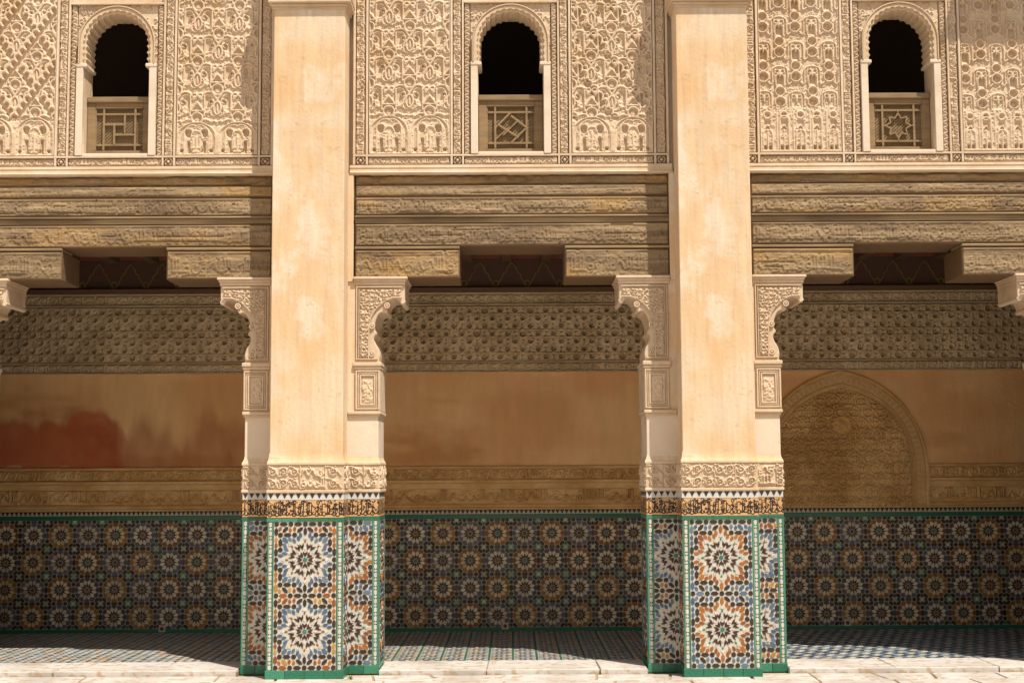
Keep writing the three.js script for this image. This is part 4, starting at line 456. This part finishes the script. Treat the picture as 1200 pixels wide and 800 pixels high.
  if (o.rib === 2) for (const e of [-1, 1]) for (let i = -8; i < 14; i++) { const sl = 2 * V / P, x0 = (i + 0.5) * P, y0 = B + 36, n = 30; // lozenges of lobed ribs
    st(g, 0.12, 9, c => { c.moveTo(x0 - e * 200, y0 - sl * 200 - 3); c.lineTo(x0 + e * 200, y0 + sl * 200 - 3); });
    for (let m = -24; m < 24; m++) { const X = x0 + e * m * 5.2, Y = y0 + sl * m * 5.2; if (X < -9 || X > W + 9 || Y < -9 || Y > H + 9) continue; st(g, 1, 3, c => c.arc(X + e * 0.6, Y + 2.4, 3.9, e > 0 ? 0.4 : -0.6, e > 0 ? 3.7 : 2.75)); } }
  g.restore();
  // arcade at the foot
  { fl(g, 0.74, c => c.rect(0, 0, W, B - 4)); curls(g, W, B, 120, 1.8, 0.92, o.seed + 9, 1.1);
    for (let i = 0; i < o.n; i++) { const x = (i + 0.5) * P; for (const q of [0.5, 0.42, 0.33]) st(g, q === 0.42 ? 0.6 : 1, 1.7, c => { c.moveTo(x - q * P * 0.92, 4); c.lineTo(x - q * P * 0.92, B * 0.56); c.bezierCurveTo(x - q * P * 0.92, B * 0.95, x - q * 8, B * 0.98, x, B * (0.62 + q * 0.8)); c.bezierCurveTo(x + q * 8, B * 0.98, x + q * P * 0.92, B * 0.95, x + q * P * 0.92, B * 0.56); c.lineTo(x + q * P * 0.92, 4); });
      for (const e of [-1, 1]) { fl(g, 0.04, c => c.ellipse(x + e * 9.5 * k, B * 0.68, 3.6 * k, 5 * k, 0, 0, 6.3)); st(g, 0.95, 2.0, c => c.arc(x + e * 9.5 * k, B * 0.68, 5.4 * k, 0, 3.14)); fl(g, 0.05, c => c.rect(x + e * 9 * k - 1.6, 3, 3.2, B * 0.36)); st(g, 0.9, 1.8, c => { c.moveTo(x + e * 4 * k, 4); c.lineTo(x + e * 4 * k, B * 0.48); c.moveTo(x + e * 14 * k, 4); c.lineTo(x + e * 14 * k, B * 0.55); }); fl(g, 0, c => c.arc(x + e * 6 * k, 6, 2, 0, 6.3)); fl(g, 0, c => c.arc(x + e * 17 * k, 6, 2, 0, 6.3)); }
      st(g, 1, 2.3, c => { c.moveTo(x, 5); c.lineTo(x, B * 0.56); }); st(g, 1, 2.0, c => c.arc(x, B * 0.6, 6 * k, 0, 3.3)); for (const e of [-1, 1]) st(g, 0.95, 1.8, c => c.arc(x + e * 3, 7, 2.6, 0, 6.3)); }
    for (let i = 0; i <= o.n; i++) { const x = i * P; fl(g, 1, c => c.rect(x - 2, 3, 4, B * 0.55)); fl(g, 1, c => c.rect(x - 3.6, B * 0.55, 7.2, 4.2)); fl(g, 1, c => c.rect(x - 3, 2, 6, 3)); } }
  st(g, 0.95, 2.1, c => c.rect(0.8, 0.8, W - 1.6, H + 10));
  return R.mesh(o.depth ?? 0.036, { noise: 0.002, seed: o.seed, blur: 0 });
}
function honey(w, h, o) { // smaller honeycomb cells of the right bay
  const R = new Relief(w, h, 0.0047), g = R.g; R.fill(0.52); g.scale(U, U); const W = w / U, H = h / U, P = W / o.n, V = 30.5, k = P / 36;
  curls(g, W, H, Math.round(W * H / 24), 1.6, 0.72, o.seed, 0.9); const jr = rng(o.seed + 77); curls(g, W, H, Math.round(W * H / 22), 1.3, 0.5, o.seed + 5, 0.9);
  for (let j = -1; j * V < H + 40; j++) for (let i = -1; i <= o.n + 1; i++) { const x = (i + (mod(j, 2) ? 0.15 : 0.65)) * P + (jr() - 0.5) * 0.8, y = o.base + j * V + (jr() - 0.5) * 0.8; if (y < o.base - 3) continue;
    fl(g, 0.05, c => c.arc(x, y + 12 * k, 4.2 * k, 0, 6.3)); st(g, 0.95, 2.0, c => c.arc(x, y + 12 * k, 5.2 * k, 0, 6.3));
    fl(g, 0.0, c => poly(c, reg(x, y, 4.6 * k, 8), true)); fl(g, 0.16, c => c.arc(x, y, 2.2, 0, 6.3)); st(g, 1, 2.1, c => poly(c, reg(x, y, 6 * k, 8), true));
    fl(g, 0.08, c => { c.moveTo(x - 3.2 * k, y + 20 * k); c.lineTo(x - 3.2 * k, y + 27 * k); c.arc(x, y + 27 * k, 3.2 * k, Math.PI, 0, true); c.lineTo(x + 3.2 * k, y + 20 * k); }); st(g, 1, 2.0, c => { c.moveTo(x - 4.6 * k, y + 18 * k); c.lineTo(x - 4.6 * k, y + 27 * k); c.arc(x, y + 27 * k, 4.6 * k, Math.PI, 0, true); c.lineTo(x + 4.6 * k, y + 18 * k); });
    const X = x + P / 2, Y = y + 3 * k; for (const q of [8.4, 5.6]) st(g, q > 7 ? 1 : 0.85, 1.4, c => { c.moveTo(X - q * k, Y - 9 * k); c.lineTo(X - q * k, Y + 3 * k); c.bezierCurveTo(X - q * k, Y + 11 * k, X + q * k, Y + 11 * k, X + q * k, Y + 3 * k); c.lineTo(X + q * k, Y - 9 * k); }); fl(g, 1, c => c.ellipse(X, Y, 1.4, 5, 0, 0, 6.3)); for (const e of [-1, 1]) { st(g, 0.95, 1.2, c => c.arc(X + e * 3 * k, Y + 3 * k, 2.3, 0, 6.3)); st(g, 1, 1.8, c => { c.moveTo(X + e * 8.4 * k, Y - 9 * k); c.quadraticCurveTo(X + e * 9 * k, Y - 14 * k, x + (e > 0 ? P : 0) - e * 5 * k, y - 6 * k); }); } }
  { const B = o.base - 6; fl(g, 0.72, c => c.rect(0, 0, W, B)); curls(g, W, B, 170, 1.8, 0.92, o.seed + 9, 1.1); for (let i = 0; i < o.n * 2; i++) { const x = (i + 0.5) * P / 2, tall = i % 2; fl(g, 0.4, c => c.rect(x - 3.5, B * 0.5, 7, B * 0.2)); st(g, 0.95, 1.8, c => c.arc(x, B * 0.82, 4.4, 0, 6.3)); fl(g, 0.3, c => c.arc(x, B * 0.82, 2.6, 0, 6.3)); st(g, 0.95, 1.2, c => { c.moveTo(x - 3, B * 0.52); c.quadraticCurveTo(x, B * 0.66, x + 3, B * 0.52); }); st(g, 1, 2.1, c => { c.moveTo(x - 5.5, 4); c.lineTo(x - 5.5, B * (tall ? 0.66 : 0.36)); c.arc(x, B * (tall ? 0.7 : 0.4), 5.5, Math.PI, 0, true); c.lineTo(x + 5.5, 4); }); st(g, 0.95, 1.9, c => { c.moveTo(x, 4); c.lineTo(x, B * 0.5); c.moveTo(x - 8.4, 4); c.lineTo(x - 8.4, B * 0.9); }); fl(g, 0, c => c.rect(x - 4.5, 4, 3, 4.5)); fl(g, 0, c => c.rect(x + 1.5, 4, 3, 4.5)); } st(g, 1, 2, c => { c.moveTo(0, 2); c.lineTo(W, 2); }); }
  st(g, 0.95, 2.1, c => c.rect(0.8, 0.8, W - 1.6, H + 10));
  return R.mesh(0.034, { noise: 0.002, seed: o.seed, blur: 0 });
}
const insc = (L, H, seed, depth = 0.032) => { const R = new Relief(L, H, 0.0047); R.fill(0.55); script(R.g, L, H, seed, 1, { w: H * 0.11, g: 0.85 }); return R.mesh(depth, { noise: 0.0015, seed, blur: 0 }); };
const zig = (() => { const L = 1.3, w = 0.05, R = new Relief(w, L, 0.005), g = R.g; R.fill(0.55); for (let y = -0.05; y < L + 0.05; y += 0.05) { st(g, 0.95, 0.009, c => { c.moveTo(0, y); c.lineTo(w, y + 0.025); c.lineTo(0, y + 0.05); }); st(g, 0.8, 0.007, c => { c.moveTo(w, y); c.lineTo(w * 0.45, y + 0.025); }); } return R.mesh(0.03, { noise: 0.001, blur: 0 }); })();
const TOP = 5.72, Z0 = -0.345;
// scalloped arch ring: a half circle round (0, cy) on straight legs down to y0
function foilRing(R1, R0, cy, y0, n, amp, z0, z1) { const leg = cy - y0, T = Math.PI * R0 + 2 * leg, N = n * 6, s = new THREE.Shape(); const at = (R, q) => { const d = q * T; if (d < leg) return [-R, y0 + d]; if (d > T - leg) return [R, y0 + T - d]; const a = Math.PI * (1 - (d - leg) / (T - 2 * leg)); return [R * Math.cos(a), cy + R * Math.sin(a)]; };
  for (let i = 0; i <= N; i++) { const [x, y] = at(R1, i / N); i ? s.lineTo(x, y) : s.moveTo(x, y); } for (let i = N; i >= 0; i--) s.lineTo(...at(R0 + amp * Math.abs(Math.sin(Math.PI * n * i / N)), i / N)); s.closePath(); return ext(s, z0, z1, 0.004, 4); }

function makeUpper(c, label, wlabel, panels, lat, seed) {
  const t = thing('upper_wall', label, 'wall', c, 0, 0), HW = 1.655;
  { const s = new THREE.Shape(); s.moveTo(-HW, 4.113); s.lineTo(HW, 4.113); s.lineTo(HW, 7.0); s.lineTo(-HW, 7.0); s.closePath(); const q = new THREE.Path(); q.moveTo(-0.276, 4.293); q.lineTo(-0.276, 5.045); q.lineTo(-0.30, 5.05); const n = 28; for (let i = 0; i <= n; i++) { const a = Math.PI - Math.PI * i / n; q.lineTo(0.30 * Math.cos(a), 5.235 + 0.30 * Math.sin(a)); } q.lineTo(0.30, 5.05); q.lineTo(0.276, 5.045); q.lineTo(0.276, 4.293); q.closePath(); s.holes.push(q); part('wall_body', ext(s, -0.56, Z0), M.stucco, t); }
  const add = (name, geo, x, y, z = Z0 + 0.014, m = M.stucco, parent = t) => { const o = part(name, geo, m, parent); o.position.set(x, y, z); return o; };
  // sill courses
  part('foot_moulding', mould(-1.35, 1.35, 4.104, Z0, [[0, 0.062], [0.014, 0.068], [0.022, 0.054], [0.05, 0.052], [0.056, 0.058], [0.078, 0.056]], 0.06), M.stucco, t);
  const line = (x0, x1, y0, y1) => part('fillet', bx(x0, x1, y0, y1, -0.36, -0.29, 0.003), M.fillet, t);
  line(-1.325, 1.325, 4.256, 4.272);
  for (const e of [-1, 1]) { for (const [a, b] of [[1.305, 1.325], [1.198, 1.218], [0.488, 0.507], [0.394, 0.41]]) line(Math.min(e * a, e * b), Math.max(e * a, e * b), 4.186, 4.2555), line(Math.min(e * a, e * b), Math.max(e * a, e * b), 4.2725, TOP);
    add('carved_panel', panels[e < 0 ? 0 : 1], e < 0 ? -1.197 : 0.508, 4.273);
    for (const [xa, xb, q] of [[1.219, 1.304, 0], [0.411, 0.487, 1]]) { const H = xb - xa, L = TOP - 4.275; const geo = insc(L, H, seed * 7 + q * 3 + (e > 0 ? 1 : 0)); const o = add('inscription_column', geo, e > 0 ? xb : -xa, 4.274); o.rotation.z = Math.PI / 2; 
      const R = new Relief(H, 0.068, 0.005), g = R.g; R.fill(0.1); st(g, 0.9, 0.009, k => poly(k, reg(H / 2, 0.034, 0.036, 4, 0), true)); fl(g, 1, k => poly(k, reg(H / 2, 0.034, 0.018, 4, 0), true)); for (const [u, v] of [[0.2, 0.2], [0.8, 0.2], [0.2, 0.8], [0.8, 0.8]]) fl(g, 0.8, k => k.arc(u * H, v * 0.068, 0.008, 0, 6.3)); add('corner_rosette', R.mesh(0.045, { blur: 0 }), e > 0 ? xa : -xb, 4.187); }
    add('foot_inscription', insc(0.69, 0.068, seed * 11 + e, 0.032), e < 0 ? -1.197 : 0.508, 4.187);
    const z = add('zigzag_strip', zig, e < 0 ? -0.392 : 0.342, 4.274); }
  add('foot_inscription', insc(0.786, 0.068, seed * 13, 0.032), -0.393, 4.187);
  line(-0.393, 0.393, 5.573, 5.59);
  // window
  const w = new THREE.Group(); w.name = 'window'; w.userData.label = wlabel; t.add(w);
  for (const e of [-1, 1]) { part('jamb', bx(e < 0 ? -0.337 : 0.2765, e < 0 ? -0.2765 : 0.337, 4.274, 5.04, -0.555, -0.284, 0.006), M.white, w); part('impost', bx(e < 0 ? -0.339 : 0.245, e < 0 ? -0.245 : 0.339, 5.03, 5.062, -0.55, -0.278, 0.008), M.white, w); }
  part('arch', [foilRing(0.304, 0.25, 5.235, 5.05, 21, 0.014, -0.55, -0.302), foilRing(0.312, 0.272, 5.235, 5.05, 23, 0.012, -0.36, -0.284)], M.stucco, w);
  part('arch_rim', (() => { const a = []; for (let i = 0; i <= 40; i++) { const q = Math.PI * i / 40; a.push(new THREE.Vector3(0.317 * Math.cos(q), 5.235 + 0.317 * Math.sin(q), -0.28)); } a.unshift(new THREE.Vector3(0.317, 5.06, -0.28)); a.push(new THREE.Vector3(-0.317, 5.06, -0.28)); return wuv(new THREE.TubeGeometry(new THREE.CatmullRomCurve3(a), 60, 0.007, 6)); })(), M.stucco, w);
  { const R = new Relief(0.674, 0.52, 0.0056); R.fill(0.6); const q = rng(seed + 70); for (let i = 0; i < 150; i++) { const x = q() * 0.674, y = q() * 0.52, a = q() * 6.3; st(R.g, 0.95, 0.008, k => k.arc(x, y, 0.015, a, a + 4.3)); } const o = part('spandrel', R.mesh(0.032, { open: true, blur: 0, noise: 0.001, mask: (x, y) => (y + 5.062 > 5.235 ? Math.hypot(x - 0.337, y + 5.062 - 5.235) : Math.abs(x - 0.337)) > 0.312 && y < 0.51 }), M.stucco, w); o.position.set(-0.337, 5.062, Z0 + 0.002); }
  part('sill', bx(-0.274, 0.274, 4.262, 4.294, -0.70, -0.29, 0.006), M.white, w);
  part('lintel', bx(-0.35, 0.35, 5.535, 5.66, -0.70, -0.562, 0.006), M.white, w);
  const zr = -0.43; // wooden screen
  part('screen_frame', [bx(-0.272, -0.205, 4.296, 4.757, zr - 0.035, zr + 0.015), bx(0.205, 0.272, 4.296, 4.757, zr - 0.035, zr + 0.015), bx(-0.2045, 0.2045, 4.296, 4.345, zr - 0.035, zr + 0.014), bx(-0.2045, 0.2045, 4.71, 4.757, zr - 0.035, zr + 0.014), bx(-0.208, -0.196, 4.346, 4.709, zr - 0.02, zr + 0.007), bx(0.196, 0.208, 4.346, 4.709, zr - 0.02, zr + 0.007)], M.lattice, w);
  part('screen_rail', bx(-0.274, 0.274, 4.757, 4.806, zr - 0.05, zr + 0.035, 0.008), M.lattice, w);
  const bar = (x0, y0, x1, y1, k = 0.009, dz = 0) => { const L = Math.hypot(x1 - x0, y1 - y0), g = new RoundedBoxGeometry(L, k * 2, 0.022, 1, 0.003); g.rotateZ(Math.atan2(y1 - y0, x1 - x0)); g.translate((x0 + x1) / 2, (y0 + y1) / 2, zr + dz); return part('lattice_bar', wuv(g), M.lattice, w); };
  const cy = 4.527, q = 0.133; bar(-0.195, cy + q, 0.195, cy + q); bar(-0.195, cy - q, 0.195, cy - q); bar(-q, cy - 0.18, -q, cy + 0.18, 0.009, 0.002); bar(q, cy - 0.18, q, cy + 0.18, 0.009, 0.002);
  if (lat === 0) { const a = 0.044; bar(-q, cy + a, a, cy + a, 0.009, 0.001); bar(a, cy - a * 0, a, cy + q, 0.009, 0.003); bar(-a, cy + a, -a, cy - q, 0.009, 0.003); bar(-a, cy - a, q, cy - a, 0.009, 0.001); bar(a, cy + a, a, cy - a, 0.006, 0.003); }
  if (lat === 1) { const a = 0.067; bar(-q, cy, 0, cy + q, 0.009, 0.001); bar(q, cy, 0, cy - q, 0.009, 0.001); bar(-a, cy - a, a + 0.0, cy + a, 0.007, 0.003); bar(-q + 0.02, cy + 0.03, a, cy - a - 0.02, 0.009, 0.004); bar(0.0, cy + q - 0.03, q, cy + 0.0, 0.009, 0.004); bar(-q, cy - q + 0.03, -0.02, cy + 0.0, 0.0065, 0.002); }
  if (lat === 2) { const p = [], N = 8; for (let i = 0; i < 16; i++) { const a = i * Math.PI / 8 + Math.PI / 8 * 0, R = i % 2 ? 0.068 : 0.108; p.push([R * Math.cos(a), cy + R * Math.sin(a)]); } for (let i = 0; i < 16; i++) bar(...p[i], ...p[(i + 1) % 16], 0.0065, 0.002 + 0.0004 * (i % 2)); for (const e of [-1, 1]) { bar(e * 0.108, cy, e * q, cy, 0.006, 0.004); bar(0, cy + e * 0.108, 0, cy + e * q, 0.006, 0.004); } }
  { const L = [], s = 0.0285; for (let i = -16; i <= 16; i++) for (const e of [-1, 1]) { const x0 = i * s; let p = [[x0 - 0.4, -0.4 * e], [x0 + 0.4, 0.4 * e]]; const lo = Math.max(-0.2, x0 - 0.182), hi = Math.min(0.2, x0 + 0.182); if (hi - lo < 0.01) continue; const Y = x => e * (x - x0); const g = new THREE.BoxGeometry(Math.hypot(hi - lo, hi - lo), 0.012, 0.007); g.rotateZ(e * Math.PI / 4); g.translate((lo + hi) / 2, cy + (Y(lo) + Y(hi)) / 2, zr - 0.02 + e * 0.003); L.push(wuv(g)); } part('lattice', L, M.lattice, w, 'stuff'); }
  return t;
}
const PH = TOP - 4.274;
makeUpper(-3.32, 'carved stucco wall above the left bay with its barred window and steep diamond ribs', 'arched window with square pinwheel screen', [sebka(0.69, PH, { n: 2, base: 47, seed: 21, rib: 2 }), sebka(0.69, PH, { n: 2, base: 40, seed: 22 })], 0, 31);
makeUpper(0, 'carved stucco wall above the middle bay, between the two full pilasters', 'arched window with slanted pinwheel screen', [sebka(0.69, PH, { n: 2, base: 47, seed: 23 }), sebka(0.69, PH, { n: 2, base: 44, seed: 24, rib: 1 })], 1, 43);
makeUpper(3.285, 'carved stucco wall above the right bay, covered in fine honeycomb cells', 'arched window with star screen', [honey(0.69, PH, { n: 2.5, base: 62, seed: 25 }), honey(0.69, PH, { n: 2.6, base: 58, seed: 26 })], 2, 57);

// roof eave over the right end of the facade, above the frame: its shade falls on the top of the right bay
{ const t = thing('roof_eave', 'timber roof eave above the right bay, its shade on the stucco top right', 'eave', 0, 0, 0); part('eave_board', bx(4.2, 6.9, 6.86, 6.92, -0.34, 0.42), M.wood, t); for (let x = 4.3; x < 6.8; x += 0.3) part('rafter', bx(x, x + 0.09, 6.78, 6.859, -0.34, 0.38), M.wood, t); }

// ------------------------------------------------------------------ small things
{ const t = thing('weed', 'tiny green weed in the joint at the foot of the blue-star pier', 'plant', -1.29, 0.004, 0.03), r = rng(3), m = std({ color: new THREE.Color().setRGB(0.10, 0.16, 0.03), roughness: 0.8, side: THREE.DoubleSide });
  for (let i = 0; i < 11; i++) { const s = new THREE.Shape(); s.moveTo(0, 0); s.quadraticCurveTo(0.009, 0.014, 0, 0.034); s.quadraticCurveTo(-0.009, 0.014, 0, 0); const g = new THREE.ExtrudeGeometry(s, { depth: 0.0008, bevelEnabled: false }); g.rotateX(0.4 + 0.8 * r()); g.rotateY(r() * 6.3); g.translate((r() - 0.5) * 0.03, 0.002, (r() - 0.5) * 0.02); part('leaf', wuv(g), m, t); } }

renderer.render(scene, camera);
